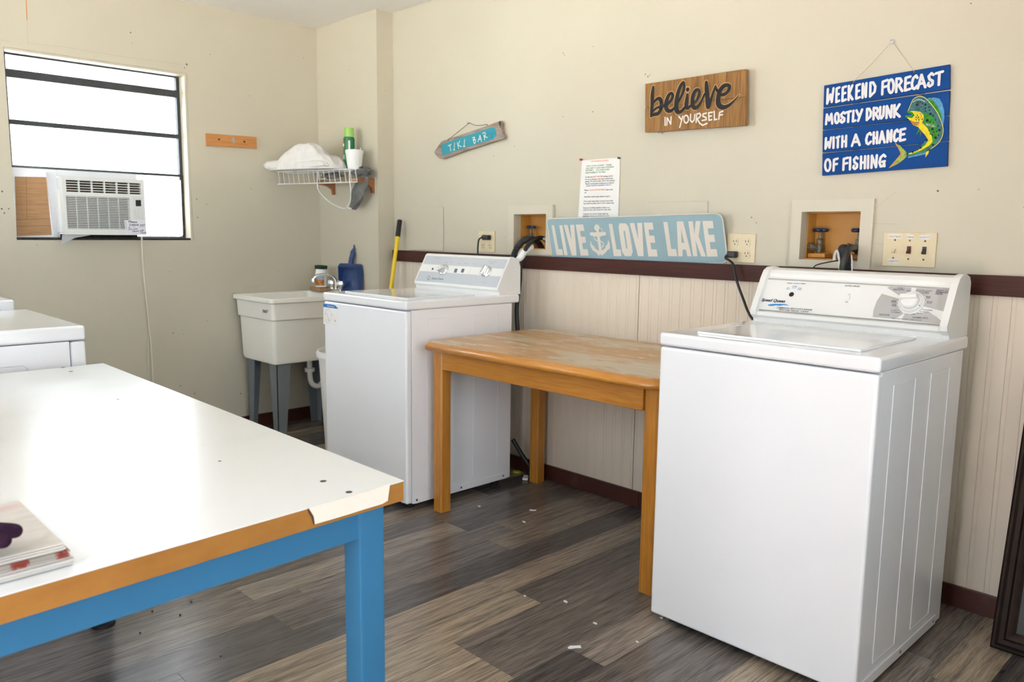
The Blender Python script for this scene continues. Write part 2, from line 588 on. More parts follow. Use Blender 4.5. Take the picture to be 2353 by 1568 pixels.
def dots(name, cs, plane, mat, parent, conv=None, off=.0012, label=None):
    """each dot a piece of its own"""
    ex = plane.n.orthogonal().normalized(); ey = plane.n.cross(ex)
    for x, y, r in cs:
        p = plane.pt(*(conv((x, y)) if conv else (x, y)), off)
        g = Geo().add([p + (ex * math.cos(a * math.pi / 8) + ey * math.sin(a * math.pi / 8)) * r for a in range(16)], [tuple(range(16))])
        build(name, g, mat, parent, label=label, fix=False)


def text_fit(s, pl, pr, cap, plane, mat, parent, conv=None, off=.0008, bold=0., shear=0., name='printed_text', spacing=1.0):
    cu = bpy.data.curves.new('tmp', 'FONT')
    cu.body = s
    cu.size = 1.
    cu.offset = bold
    cu.shear = shear
    cu.space_character = spacing
    cu.resolution_u = 2
    to = bpy.data.objects.new('tmp', cu)
    COL.objects.link(to)
    me = bpy.data.meshes.new_from_object(to.evaluated_get(bpy.context.evaluated_depsgraph_get()))
    bpy.data.objects.remove(to); bpy.data.curves.remove(cu)
    xs = [v.co.x for v in me.vertices]
    ys = [v.co.y for v in me.vertices]
    a = plane.pt(*(conv(pl) if conv else pl), off); b = plane.pt(*(conv(pr) if conv else pr), off)
    ux = (b - a).normalized(); uy = plane.n.cross(ux)
    sx = (b - a).length / max(1e-6, max(xs) - min(xs)); sy = cap / .70
    x0 = min(xs)
    for v in me.vertices:
        v.co = a + ux * (v.co.x - x0) * sx + uy * v.co.y * sy
    bm = bmesh.new(); bm.from_mesh(me)
    for f in bm.faces:
        f.normal_update()
        if f.normal.dot(plane.n) < 0: f.normal_flip()
    bm.to_mesh(me); bm.free()
    me.materials.clear(); me.materials.append(mat)
    me.name = name
    o = bpy.data.objects.new(name, me)
    COL.objects.link(o)
    o.parent = parent
    o.matrix_parent_inverse = wm(parent).inverted()
    return o


# ================================================================== STRUCTURE
def wall_panel(u0, u1, v0, v1, holes, f, th):
    """wall slab with rectangular holes; f(u, v, d) -> xyz, d = depth behind the face"""
    us = sorted({u0, u1, *[h[0] for h in holes], *[h[1] for h in holes]})
    vs = sorted({v0, v1, *[h[2] for h in holes], *[h[3] for h in holes]})
    g = Geo()

    def solid(i, j):
        if i < 0 or j < 0 or i >= len(us) - 1 or j >= len(vs) - 1: return False
        cu, cv = (us[i] + us[i + 1]) / 2, (vs[j] + vs[j + 1]) / 2
        return not any(h[0] < cu < h[1] and h[2] < cv < h[3] for h in holes)
    for i in range(len(us) - 1):
        for j in range(len(vs) - 1):
            if not solid(i, j): continue
            a, b, c, d = us[i], us[i + 1], vs[j], vs[j + 1]
            for dep in (0, th):
                g.add([f(a, c, dep), f(b, c, dep), f(b, d, dep), f(a, d, dep)], [(0, 1, 2, 3)])
            for (di, dj, p, q) in ((-1, 0, (a, c), (a, d)), (1, 0, (b, c), (b, d)), (0, -1, (a, c), (b, c)), (0, 1, (a, d), (b, d))):
                if not solid(i + di, j + dj):
                    g.add([f(*p, 0), f(*q, 0), f(*q, th), f(*p, th)], [(0, 1, 2, 3)])
    bm = bmesh.new()
    vv = [bm.verts.new(v) for v in g.v]
    for fc in g.f:
        bm.faces.new([vv[i] for i in fc])
    bmesh.ops.remove_doubles(bm, verts=bm.verts, dist=1e-5)
    return Geo().bm(bm)


BOXL = (1.657, 1.878, 1.125, 1.295)
BOXR = (3.151, 3.366, 1.121, 1.294)
wall_back = struct('wall_back', wall_panel(-.12, ROOM_X + .12, 0, CEIL, [BOXL, BOXR], lambda u, v, d: (u, d, v), .12), WALL)
wall_left = struct('wall_left', wall_panel(ROOM_Y - .12, 0, 0, CEIL, [WIN], lambda u, v, d: (-d, u, v), .12), WALL)
wall_front = struct('wall_front', wall_panel(-.12, ROOM_X + .12, 0, CEIL, [FWIN, FDOOR], lambda u, v, d: (u, ROOM_Y - d, v), .12), WALL)
wall_right = struct('wall_right', wall_panel(ROOM_Y - .12, 0, 0, CEIL, [RWIN_ADDED], lambda u, v, d: (ROOM_X + d, u, v), .12), WALL)
BUMP_X, BUMP_Y = .640, -.112
struct('wall_corner', Geo().box(0.001, BUMP_X, BUMP_Y, -.0005, 0, CEIL), WALL)
struct('ground', Geo().box(-25, 30, -30, 25, -.30, -.16), worn_mat('pale_concrete_ground', [((.74, .75, .72), 0, 0, 0), ((.68, .69, .66), 1.5, .5, .3)], .9))
struct('bounce_slab', Geo().box(2.6, 14, -14, ROOM_Y - .3, -.159, -.12), worn_mat('warm_bounce_tint', [((.66, .52, .46), 0, 0, 0), ((.60, .46, .40), 2.5, .5, .3)], .9))  # added unseen slab, coloured to bounce warm light indoors
struct('ceiling', Geo().box(-.12, ROOM_X + .12, ROOM_Y - .12, .12, CEIL, CEIL + .1), CEILM)

# floor: sub-floor slab with the vinyl planks on it as pieces
floor = struct('floor', Geo().box(-.12, ROOM_X + .12, ROOM_Y - .12, .12, -.1, -.006), M('dark_subfloor', (.02, .018, .016), .9, var=.2))
unit = Geo().rbox(-.5, .5, -.5, .5, -1., 0, .0001, 1)
plank_me = bpy.data.meshes.new('plank')
plank_me.from_pydata(*[Geo().box(-.5, .5, -.5, .5, -1, 0).v, [], Geo().box(-.5, .5, -.5, .5, -1, 0).f])
plank_me.materials.append(PLANK)
PW, X0 = .1295, 2.301
known = {0: -.763, 1: -.194, 3: -1.0, 4: -1.376, 5: -1.376, 6: -1.15, -3: -.76, -2: -.76, -1: -.612}
tones = [(0.317, 0.262, 0.207), (0.148, 0.131, 0.123), (0.246, 0.207, 0.170), (0.104, 0.095, 0.094), (0.355, 0.295, 0.229), (0.186, 0.164, 0.150), (0.273, 0.240, 0.213)]
tone_at = {0: (2, 1), 1: (3, 3), 2: (0, 0), 3: (1, 4), 4: (5, 4), 5: (5, 0), 6: (6, 3), 7: (3, 1), -1: (2, 5), -2: (1, 6), -3: (5, 1)}
k = math.floor((0 - X0) / PW)
while X0 + k * PW < ROOM_X:
    xa, xb = max(X0 + k * PW, .001), min(X0 + (k + 1) * PW, ROOM_X)
    rnd = random.Random(k * 13 + 5)
    j = known.get(k, -rnd.uniform(.1, .92))
    cuts = [0.]
    y = j
    while y < -.02 - .92: y += .92
    while y > ROOM_Y + .02:
        cuts.append(y); y -= .92
    cuts.append(ROOM_Y)
    last = None
    for a, b in zip(cuts, cuts[1:]):
        if a - b < .02: continue
        t = rnd.choice([q for q in tones if q != last]); last = t
        if k in tone_at:
            t = tones[tone_at[k][0 if (a + b) / 2 > known.get(k, -.5) else 1]] if b > -2.4 else t
        o = bpy.data.objects.new('plank', plank_me)
        o.scale = (xb - xa - .0008, a - b - .0008, .006)
        o.location = ((xa + xb) / 2, (a + b) / 2, rnd.uniform(-.0003, .0))
        f_ = rnd.uniform(.92, 1.08)
        o.color = (t[0] * f_, t[1] * f_, t[2] * f_, 1)
        COL.objects.link(o)
        o.parent = floor
        o.matrix_parent_inverse = wm(floor).inverted()
    k += 1

# wainscot: two sheets of beaded boards (their joint shows as a dark line), each board a piece
board_me = bpy.data.meshes.new('board')
_bg = Geo()
prof = [(0, 0), (0, -.0045), (.0015, -.006), (.0125, -.006), (.0135, -.0048), (.0150, -.0048), (.016, -.006), (.0507, -.006), (.0520, -.0045), (.0520, 0)]
_bg.prism(prof, lambda p: (p[0], p[1], 0), lambda p: (p[0], p[1], 1.))
board_me.from_pydata(_bg.v, [], _bg.f)
_bm = bmesh.new(); _bm.from_mesh(board_me); bmesh.ops.recalc_face_normals(_bm, faces=_bm.faces); _bm.to_mesh(board_me); _bm.free()
board_me.materials.append(BEAD)
WAIN_TOP = 1.05
for x_a, x_b in ((BUMP_X + .002, 2.4305), (2.4335, 4.87), (4.873, ROOM_X)):
    sheet = build('wainscot_sheet', Geo().box(x_a, x_b, -.002, -.0002, .002, WAIN_TOP), BEAD, wall_back, label='cream beaded wainscot sheet under the maroon rail')
    x = x_a
    while x < x_b - .01:
        o = bpy.data.objects.new('board', board_me)
        wdt = min(.0522, x_b - x)
        o.scale = (wdt / .0522, 1, WAIN_TOP - .003)
        o.location = (x, -.0015, .002)
        COL.objects.link(o)
        o.parent = sheet
        o.matrix_parent_inverse = wm(sheet).inverted()
        x += .0522

build('sheet_joint', Geo().box(2.4306, 2.4334, -.0035, -.0004, .002, WAIN_TOP), M('dark_joint', (.10, .07, .05), .9), wall_back, label='dark joint between two wainscot sheets')
RAIL_B, RAIL_T = 1.030, 1.0935
struct('trim_1', Geo().rbox(BUMP_X + .01, ROOM_X - .001, -.0225, -.0085, RAIL_B, RAIL_T, .002), RAILM, 40)
struct('baseboard_back', Geo().rbox(BUMP_X + .002, 2.478, -.021, -.008, .0005, .073, .002).rbox(2.480, ROOM_X - .001, -.021, -.008, .0005, .073, .002), BASEM, 40)
struct('baseboard_left', Geo().rbox(.0005, .013, ROOM_Y + .01, BUMP_Y - .001, .0005, .08, .002), BASEM, 40)
struct('baseboard_corner', Geo().rbox(.014, BUMP_X, BUMP_Y - .0125, BUMP_Y - .0005, .0005, .078, .002), BASEM, 40)

# old paint cracks and seams that show on the walls
LW = side(0.0)
CRACK = M('crack_in_paint', (.50, .44, .34), .9)
CRACKO = M('orange_crack_in_paint', (.62, .26, .10), .9)
strokes('paint_crack', [[(60, 0), (62, 45)]], LW, CRACKO, wall_left, w=.004, label='orange rust line running down to the window')
strokes('paint_crack', [[(62, 45), (64, 100), (140, 107), (280, 130), (415, 148)], [(2, 92), (25, 96)], [(560, 662), (600, 656), (605, 650)]], LW, CRACK, wall_left, w=.0022)
BWP = back(0.0)
strokes('paint_crack', [[(1999, 500), (2010, 480), (2060, 440)], [(2005, 514), (2060, 515)], [(2003, 560), (2030, 562)]], BWP, CRACK, wall_back, w=.0018)
NAILH = M('nail_hole_shadow', (.16, .12, .08), .9)
dots('nail_hole', [(x, y, r * .55) for x, y, r in ((1294, 122, .005), (1297, 127, .004), (1363, 107, .004), (1294, 268, .004), (1362, 257, .005), (1483, 171, .005), (1489, 176, .006), (1493, 172, .004), (2155, 439, .006), (1727, 500, .005), (1738, 512, .004), (1813, 603, .005), (2244, 702, .006))], BWP, NAILH, wall_back, off=.001)
dots('nail_hole', [(x, y, r * .55) for x, y, r in ((5, 440, .008), (4, 480, .008), (20, 480, .006), (10, 490, .007), (452, 458, .006), (454, 500, .006), (429, 148, .010), (424, 156, .006), (300, 75, .007), (398, 766, .006), (447, 905, .007), (553, 905, .007), (414, 887, .006))], LW, NAILH, wall_left, off=.001)

# ---------------------------------------------------------------- window in view: awning sashes over the air conditioner
XF = -.075
win = struct('window_1', wall_panel(WIN[0] + .001, WIN[1] - .001, WIN[2] + .001, WIN[3] - .001, [(WIN[0] + .022, WIN[1] - .03, WIN[2] + .02, WIN[3] - .02)], lambda u, v, d: (XF - d, u, v), .03), DARKFRAME)
yA, yB = WIN[0] + .022, WIN[1] - .03
for z, h in ((1.943, .040), (1.712, .024), (1.497, .014)):
    build('window_rail', Geo().rbox(XF - .028, XF + .004, yA, yB, z - h / 2, z + h / 2, .002), DARKFRAME, win, 40)
for za, zb in ((1.505, 1.60), (1.612, 1.703), (1.721, 1.82), (1.832, 1.928), (1.962, 2.028)):
    p = build('window_pane', Geo().box(XF - .020, XF - .016, yA, yB, za, zb), GLASS, win)
for z in (1.606, 1.826):
    build('pane_clip', Geo().box(XF - .022, XF - .014, yA, yB, z - .006, z + .006), GLASS, win, label='pale joint between two louvre panes')
build('window_head', Geo().box(-.119, -.001, WIN[0] + .002, WIN[1] - .002, WIN[3] - .012, WIN[3] - .001), WALL, win)
build('window_jamb', Geo().box(XF + .001, -.001, WIN[1] - .013, WIN[1] - .001, WIN[2] + .001, WIN[3] - .013), WALL, win)
build('window_grime', Geo().box(XF + .001, XF + .006, WIN[1] - .034, WIN[1] - .014, WIN[2] + .03, 1.5), GRIME_SHADE, win, label='dirty gap along the window jamb')
build('window_track', Geo().rbox(-.118, -.004, WIN[0] + .002, WIN[1] - .002, WIN[2] + .001, WIN[2] + .012, .002), GRIME_SHADE, win)
# openings out of view; the right-hand window is added for its light
w2 = struct('window_2', wall_panel(FWIN[0] + .001, FWIN[1] - .001, FWIN[2] + .001, FWIN[3] - .001, [(FWIN[0] + .03, (FWIN[0] + FWIN[1]) / 2 - .02, FWIN[2] + .03, FWIN[3] - .03), ((FWIN[0] + FWIN[1]) / 2 + .02, FWIN[1] - .03, FWIN[2] + .03, FWIN[3] - .03)], lambda u, v, d: (u, ROOM_Y - .05 - d, v), .03), DARKFRAME)
for xa, xb in ((FWIN[0] + .03, (FWIN[0] + FWIN[1]) / 2 - .02), ((FWIN[0] + FWIN[1]) / 2 + .02, FWIN[1] - .03)):
    build('window_pane', Geo().box(xa, xb, ROOM_Y - .068, ROOM_Y - .064, FWIN[2] + .03, FWIN[3] - .03), GLASS, w2)
rm = (RWIN_ADDED[0] + RWIN_ADDED[1]) / 2
w3 = struct('added_window_3', wall_panel(RWIN_ADDED[0] + .001, RWIN_ADDED[1] - .001, RWIN_ADDED[2] + .001, RWIN_ADDED[3] - .001, [(RWIN_ADDED[0] + .03, rm - .02, RWIN_ADDED[2] + .03, RWIN_ADDED[3] - .03), (rm + .02, RWIN_ADDED[1] - .03, RWIN_ADDED[2] + .03, RWIN_ADDED[3] - .03)], lambda u, v, d: (ROOM_X + .05 + d, u, v), .03), DARKFRAME)  # added window, unseen, lets in fill light from the right
for ya_, yb_ in ((RWIN_ADDED[0] + .03, rm - .02), (rm + .02, RWIN_ADDED[1] - .03)):
    build('window_pane', Geo().box(ROOM_X + .064, ROOM_X + .068, ya_, yb_, RWIN_ADDED[2] + .03, RWIN_ADDED[3] - .03), GLASS, w3)
d1 = struct('door_1', Geo().rbox(FDOOR[0] - .05, FDOOR[0] - .01, ROOM_Y - 1.05, ROOM_Y - .125, .01, 2.03, .003), M('white_door_paint', (.75, .72, .66), .4, var=.03), 40)
build('door_handle', Geo().tube([(FDOOR[0] - .01, ROOM_Y - .98, .98), (FDOOR[0] + .04, ROOM_Y - .98, .98), (FDOOR[0] + .04, ROOM_Y - .88, .98)], .01), CHROME, d1, 40)


# ================================================================== WASHING MACHINES
def washer_body(t, xr, yf, D, ht, tS, zb, back_in=.045, w=.651, lid=True):
    xl = xr - w
    vert_front = lambda e: abs(e.verts[0].co.z - e.verts[1].co.z) > .1 and min(e.verts[0].co.y, e.verts[1].co.y) < yf + .001
    ft = build('front_panel', Geo().rbox(xl + .003, xr - .003, yf + .002, yf + .034, zb + .004, ht - tS - .004, .009, 4), ENAMEL, t, 40)
    build('cabinet', Geo().rbox(xl + .006, xr - .006, yf + .0345, yf + D - back_in, zb, ht - tS - .0005, .003, 2), ENAMEL, t, 40)
    build('top', Geo().rbox(xl, xr, yf, yf + D, ht - tS, ht, .009, 4), ENAMEL_T, t, 40)
    if lid:
        ld = build('lid', Geo().rbox(xl + .09, xr - .075, yf + .062, yf + .455, ht + .0004, ht + .0065, .006, 3), ENAMEL_T, t, 40)
    for s, sgn in ((xr - .006, 1), (xl + .006, -1)):
        for ya, yb in ((yf + .115, yf + .265), (yf + .385, yf + .535)):
            build('pressed_rib', Geo().tube([(s, ya, zb + .055), (s, yb, zb + .055), (s, yb, ht - .082), (s, ya, ht - .082)], .0015, 6, closed=True), ENAMEL, t, 60)
        kp = build('kick_strip', Geo().rbox(min(s, s + sgn * .003), max(s, s + sgn * .003), yf + .045, yf + .60, zb + .0, zb + .03, .001, 1), ENAMEL, t, 40)
        for yy in (yf + .055, yf + .31, yf + .575):
            build('screw', Geo().lathe([(.005, 0), (.005, .002), (.002, .003)], (s + sgn * .003, yy, zb + .016), 10, 'x') if sgn > 0 else Geo().lathe([(.005, 0), (.005, -.002)], (s + sgn * .003, yy, zb + .016), 10, 'x'), STEEL, kp, 40)
    for x in (xl + .06, xr - .06):
        for y in (yf + .06, yf + D - .1):
            build('foot', Geo().lathe([(.02, 0), (.022, .004), (.022, .014), (.008, .016), (.008, zb + .002)], (x, y, 0), 14), BLACK, t, 40)
    for x in (xl + .045, xr - .045):
        build('toe_screw', Geo().lathe([(.006, 0), (.006, .003)], (x, yf + .012, zb + .006), 10, 'y'), STEEL, ft, 40)


HT, TS = .915, .039

# ---- newer machine in the corner, chrome knobs
x1, y1, D1 = 1.841, -.814, .668
W1 = thing('washing_machine', 'white top-load washer with two chrome knobs, standing left of the wooden table', 'washing machine', (x1 - .325, y1 + .33, 0), 'washing machines')
washer_body(W1, x1, y1, D1, HT, TS, .029)
p1 = [(-.268, HT), (-.272, .931), (-.281, .938), (-.281, .947), (-.206, 1.083), (-.200, 1.089), (-.184, 1.091), (-.160, 1.083), (-.143, 1.066), (-.135, 1.045), (-.134, HT)]
cons1 = build('console', Geo().prism(p1, lambda p: (x1 - .010, p[0], p[1]), lambda p: (x1 - .641, p[0], p[1])), PLASTIC_W, W1, 30)
fa, fb = Vector((0, -.2813, .9465)), Vector((0, -.2063, 1.0825))
n1 = Vector((0, -(fb.z - fa.z), (fb.y - fa.y))).normalized()
PN1 = Plane(Vector((1.5, 0, 0)) + fa, n1)


def on1(x, s, off=.0):   # along the slope, 0 bottom .. 1 top
    p = fa.lerp(fb, s) + n1 * off
    return Vector((x, p.y, p.z))


def quad1(xa, xb, sa, sb, off):
    return Geo().add([on1(xa, sa, off), on1(xb, sa, off), on1(xb, sb, off), on1(xa, sb, off)], [(0, 1, 2, 3)])


pnl = build('control_panel', quad1(x1 - .632, x1 - .019, .03, .98, .0006), GREY_PANEL, cons1, fix=False, label='silver control panel with a white band')
build('white_band', quad1(x1 - .632, x1 - .019, .40, .66, .001), PLASTIC_W, cons1, fix=False)
C3 = crop(940, 570, 8.404)


def chrome_knob(name, c, ang, parent, face):
    ex = Vector((1, 0, 0)); ey = n1.cross(ex)
    mt = Matrix.Translation(c) @ Matrix(((ex.x, ey.x, n1.x, 0), (ex.y, ey.y, n1.y, 0), (ex.z, ey.z, n1.z, 0), (0, 0, 0, 1))) @ Matrix.Rotation(ang, 4, 'Z')
    k_ = build(name, Geo().lathe([(.031, 0), (.031, .006), (.028, .010), (.020, .012)], (0, 0, 0), 28).xf(mt), CHROME, parent, 40)
    build('knob_grip', Geo().rbox(-.026, .026, -.009, .009, .008, .034, .006, 3).xf(mt), CHROME, k_, 40)
    build('knob_face', Geo().rbox(-.013, .013, .0092, .0105, .012, .028, .002, 2).xf(mt), BLACK if face else STEEL, k_, 40)
    return k_


chrome_knob('selector_knob', PN1.pt(*C3((680, 430))), .5, cons1, False)
chrome_knob('load_knob', PN1.pt(*C3((1505, 470))), 1.35, cons1, True)
dots('missing_knob_hole', [(455, 405, .007)], PN1, BLACK, cons1, C3)
for q in (900, 1035):
    decal('rocker_switch', [[(q - 15, 400), (q + 40, 402), (q + 15, 478), (q - 38, 475)]], PN1, M('slate_button', (.10, .13, .17), .4), cons1, conv=C3, off=.002)
TXG = M('grey_print', (.22, .23, .27), .6)
text_fit('Speed Queen', (430, 605), (655, 620), .0125, PN1, M('slate_blue_print', (.12, .17, .28), .6), cons1, C3, bold=.02, shear=.25)
strokes('logo_ring', [[(380 + 32 * math.cos(a * .4), 580 + 36 * math.sin(a * .4)) for a in range(17)], [(378, 570), (378, 625)]], PN1, DARKTXT, cons1, C3, w=.0018)
for s_, a_, b_ in (('WASH TEMPERATURE', (485, 203), (620, 209)), ('CYCLE', (755, 216), (815, 219)), ('NORMAL', (685, 285), (748, 289)), ('PERM PRESS', (778, 280), (848, 282)), ('SOAK', (932, 300), (1000, 304)), ('EXTRA RINSE', (1055, 306), (1145, 312)), ('STATUS', (1232, 316), (1288, 320)), ('LOAD SIZE', (1545, 262), (1688, 270)), ('LARGE', (1553, 298), (1635, 303)), ('MEDIUM', (1683, 396), (1757, 402)), ('SMALL', (1395, 668), (1480, 674)), ('COLD', (385, 322), (415, 323)), ('WARM', (540, 275), (575, 277))):
    text_fit(s_, a_, b_, .0035, PN1, TXG, cons1, C3)
dots('status_light', [(1192, 405, .0016), (1175, 440, .0016), (1160, 475, .0016), (1145, 510, .0016)], PN1, TXG, cons1, C3)
# notice sticker on the front, upper left
FP1 = back(y1 + .002)
C4 = crop(730, 660, 15.68)
st = decal('notice_sticker', [[(205, 600), (750, 690), (755, 1420), (205, 1330)]], FP1, PAPER, W1, conv=C4, off=.0005, label='small white safety sticker with a blue band')
decal('sticker_band', [[(205, 600), (460, 625), (620, 655), (740, 770), (690, 783), (205, 715)]], FP1, M('sticker_blue', (.02, .18, .55), .5), st, conv=C4, off=.0009)
text_fit('NOTICE', (345, 700), (590, 738), .0055, FP1, PAPER, st, C4, off=.0014, bold=.02)
strokes('sticker_drawing', [[(375 + 120 * math.cos(a * .3), 1040 + 240 * math.sin(a * .3)) for a in range(22)], [(300, 880), (460, 1220)], [(300, 970), (340, 1010), (385, 1190)], [(525, 995), (570, 1040), (610, 1210)], [(620, 1215), (680, 1170)]], FP1, GREY_PRINT, st, C4, w=.0014, off=.0011)
dots('sticker_drawing', [(290, 962, .002), (385, 1190, .0028), (525, 995, .0022), (625, 1225, .003)], FP1, DARKTXT, st, C4)

# ---- older machine in front
x2, y2, D2 = 3.777, -.831, .668
W2 = thing('washing_machine', 'white top-load washer with a large white dial, nearest the camera on the right', 'washing machine', (x2 - .325, y2 + .33, 0), 'washing machines')
washer_body(W2, x2, y2, D2, HT, TS, .02, back_in=.02)
xa2, xb2 = x2 - .632, x2 - .011
prof2 = [(-.308, HT), (-.312, .930), (-.322, .938), (-.322, .950), (-.312, .953), (-.256, 1.060), (-.248, 1.066), (-.246, 1.078), (-.236, 1.090), (-.215, 1.097), (-.178, 1.093), (-.160, 1.078), (-.155, 1.05), (-.150, HT)]
cons2 = build('console', Geo().prism(prof2, lambda p: (xb2 - .02, p[0], p[1]), lambda p: (xa2 + .02, p[0], p[1])), PLASTIC_W, W2, 30)
cap2 = [(-.306, HT), (-.310, .926), (-.330, .940), (-.333, .955), (-.272, 1.066), (-.256, 1.088), (-.232, 1.099), (-.200, 1.101), (-.165, 1.092), (-.152, 1.075), (-.147, HT)]
for xx, yy in ((xb2 - .02, xb2), (xa2, xa2 + .02)):
    bm = bmesh.new()
    g_ = Geo().prism(cap2, lambda p: (yy, p[0], p[1]), lambda p: (xx, p[0], p[1]))
    build('console_end_cap', g_, PLASTIC_W, cons2, 30)
fa2, fb2 = Vector((0, -.312, .953)), Vector((0, -.256, 1.060))
n2 = Vector((0, -(fb2.z - fa2.z), (fb2.y - fa2.y))).normalized()
PN2 = Plane(Vector((3.5, 0, 0)) + fa2, n2)
for s_ in (.015, .985):
    p_ = fa2.lerp(fb2, s_) + n2 * .001
    build('panel_rim', Geo().tube([(xa2 + .022, p_.y, p_.z), (xb2 - .022, p_.y, p_.z)], .0022, 6), M('grey_rim', (.42, .42, .40), .4, metal=.3), cons2, 60)
CA, CB = crop(1480, 600, 5.602), crop(1900, 600, 6.536)
decal('grey_sector', [[(905, 402), (950, 382), (1270, 402), (1262, 480), (1120, 540)]], PN2, GREY_PRINT, cons2, conv=CB)
decal('grey_sector', [[(1345, 404), (1925, 425), (1832, 780), (1450, 680), (1400, 500), (1328, 470)]], PN2, GREY_PRINT, cons2, conv=CB)
decal('grey_sector', [[(1175, 782), (1380, 790), (1530, 760), (1785, 945), (1770, 960), (1120, 885)]], PN2, GREY_PRINT, cons2, conv=CB)
decal('grey_sector', [[(825, 492), (1090, 570), (1072, 650), (1110, 760), (1150, 790), (1025, 872), (690, 842), (700, 740), (750, 600)]], PN2, GREY_PRINT, cons2, conv=CB)
for cv, items, cap_ in ((CA, [('WASH /', (1838, 290), (1915, 294), 0), ('RINSE', (1928, 294), (2000, 297), 1), ('TEMP', (2010, 297), (2078, 300), 0), ('HOT', (1838, 350), (1872, 352), 0), ('COLD', (1825, 365), (1873, 368), 1),
                              ('WARM', (1908, 332), (1965, 336), 0), ('COLD', (1903, 350), (1955, 353), 1), ('COLD', (1980, 356), (2030, 360), 0), ('COLD', (1973, 373), (2023, 378), 1),
                              ('COMMERCIAL HEAVY DUTY WASHER', (1705, 608), (2160, 640), 0), ('Extra Large Capacity - 2 Speed', (1735, 632), (2115, 662), 0)], .0042),
                        (CB, [('EXTRA RINSE', (268, 382), (492, 392), 0), ('ON', (320, 508), (352, 510), 0), ('OFF', (275, 622), (318, 625), 0), ('SOAK /', (1058, 417), (1170, 422), 0), ('PREWASH', (993, 440), (1160, 446), 0),
                              ('SPIN', (1197, 455), (1253, 459), 0), ('12 EXTRA CLEAN', (1335, 447), (1583, 458), 0), ('9 NORMAL', (1395, 472), (1538, 478), 0), ('6 LIGHT', (1425, 492), (1535, 498), 0),
                              ('HEAVY DUTY/', (1642, 450), (1885, 464), 0), ('PERMANENT', (1633, 478), (1855, 490), 0), ('PRESS', (1625, 503), (1738, 509), 0), ('RINSE', (1485, 541), (1557, 545), 0), ('SPIN', (1490, 560), (1550, 564), 0),
                              ('EXTRA', (1500, 618), (1587, 623), 0), ('RINSE', (1498, 635), (1575, 640), 0), ('8 NORMAL', (1440, 740), (1592, 751), 0), ('6 LIGHT', (1405, 766), (1520, 774), 0), ('RINSE', (1350, 790), (1422, 796), 0),
                              ('SPIN', (1263, 806), (1322, 811), 0), ('NORMAL ECO', (1283, 858), (1515, 870), 0), ('DELICATE', (780, 815), (938, 825), 0), ('EXTRA', (968, 604), (1045, 609), 0), ('RINSE', (965, 620), (1042, 625), 0),
                              ('SPIN', (983, 657), (1042, 661), 0), ('RINSE', (970, 678), (1042, 683), 0), ('6 LIGHT', (962, 746), (1072, 752), 0), ('9 NORMAL', (960, 774), (1102, 785), 0),
                              ('PULL KNOB TO START - PUSH TO STOP', (975, 868), (1418, 900), 0)], .0040)):
    for s_, a_, b_, bl in items:
        c_ = cap_ * (1.25 if s_ in ('HEAVY DUTY/', 'PERMANENT', 'PRESS', 'NORMAL ECO', 'DELICATE', 'SOAK /', 'PREWASH', 'EXTRA RINSE', 'COMMERCIAL HEAVY DUTY WASHER', 'Extra Large Capacity - 2 Speed') else .8)
        text_fit(s_, a_, b_, c_, PN2, BLUETXT if bl else DARKTXT, cons2, cv, off=.0012, bold=.015, shear=.15)
text_fit('Speed Queen', (1508, 515), (1812, 536), .0105, PN2, DARKTXT, cons2, CA, off=.0012, bold=.035, shear=.3)
decal('brush_stroke', [[(1590, 562), (1650, 553), (1740, 552), (1820, 556), (1868, 575), (1800, 568), (1740, 576), (1700, 571), (1660, 578), (1610, 580)]], PN2, BLUETXT, cons2, conv=CA, off=.0012)
dots('missing_knob_hole', [(1897, 430, .0085)], PN2, BLACK, cons2, CA)
dots('blue_dot', [(x, y, .0013) for x, y in ((1123, 525), (1330, 464), (1373, 473), (1404, 484), (1427, 722), (1395, 750), (1093, 744), (1116, 763))], PN2, BLUETXT, cons2, CB)
dots('white_dot', [(x, y, .0014) for x, y in ((1240, 468), (1467, 536), (1480, 553), (1485, 618), (1060, 610), (1055, 655), (1057, 678), (1333, 783), (1248, 800))], PN2, PLASTIC_W, cons2, CB)
ex = Vector((1, 0, 0)); ey = n2.cross(ex)
kc = PN2.pt(*CB((1270, 632)))
mk = Matrix.Translation(kc) @ Matrix(((ex.x, ey.x, n2.x, 0), (ex.y, ey.y, n2.y, 0), (ex.z, ey.z, n2.z, 0), (0, 0, 0, 1)))
dial = build('dial', Geo().lathe([(.0375, 0), (.0375, .003), (.036, .0045), (.034, .004), (.0315, .010), (.0300, .012), (.0265, .013)], (0, 0, 0), 36).xf(mk), PLASTIC_W, cons2, 30, label='large white cycle dial')
build('dial_knob', Geo().lathe([(.0265, .012), (.0255, .024), (.022, .029), (.015, .031)], (0, 0, 0), 30).xf(mk), PLASTIC_W, dial, 30)
build('dial_grip', Geo().rbox(-.024, .024, .0005, .015, .022, .042, .005, 3).xf(mk @ Matrix.Rotation(.12, 4, 'Z')), PLASTIC_W, dial, 40)
dots('dial_mark', [(1390, 668, .0016)], PN2, DARKTXT, dial, CB, off=.0135)
sw = PN2.pt(*CB((320, 555)))
msw = Matrix.Translation(sw) @ Matrix(((ex.x, ey.x, n2.x, 0), (ex.y, ey.y, n2.y, 0), (ex.z, ey.z, n2.z, 0), (0, 0, 0, 1)))
rk = build('rocker_switch', Geo().rbox(-.006, .006, -.008, .008, 0, .0045, .0012, 2).xf(msw), PLASTIC_W, cons2, 40)

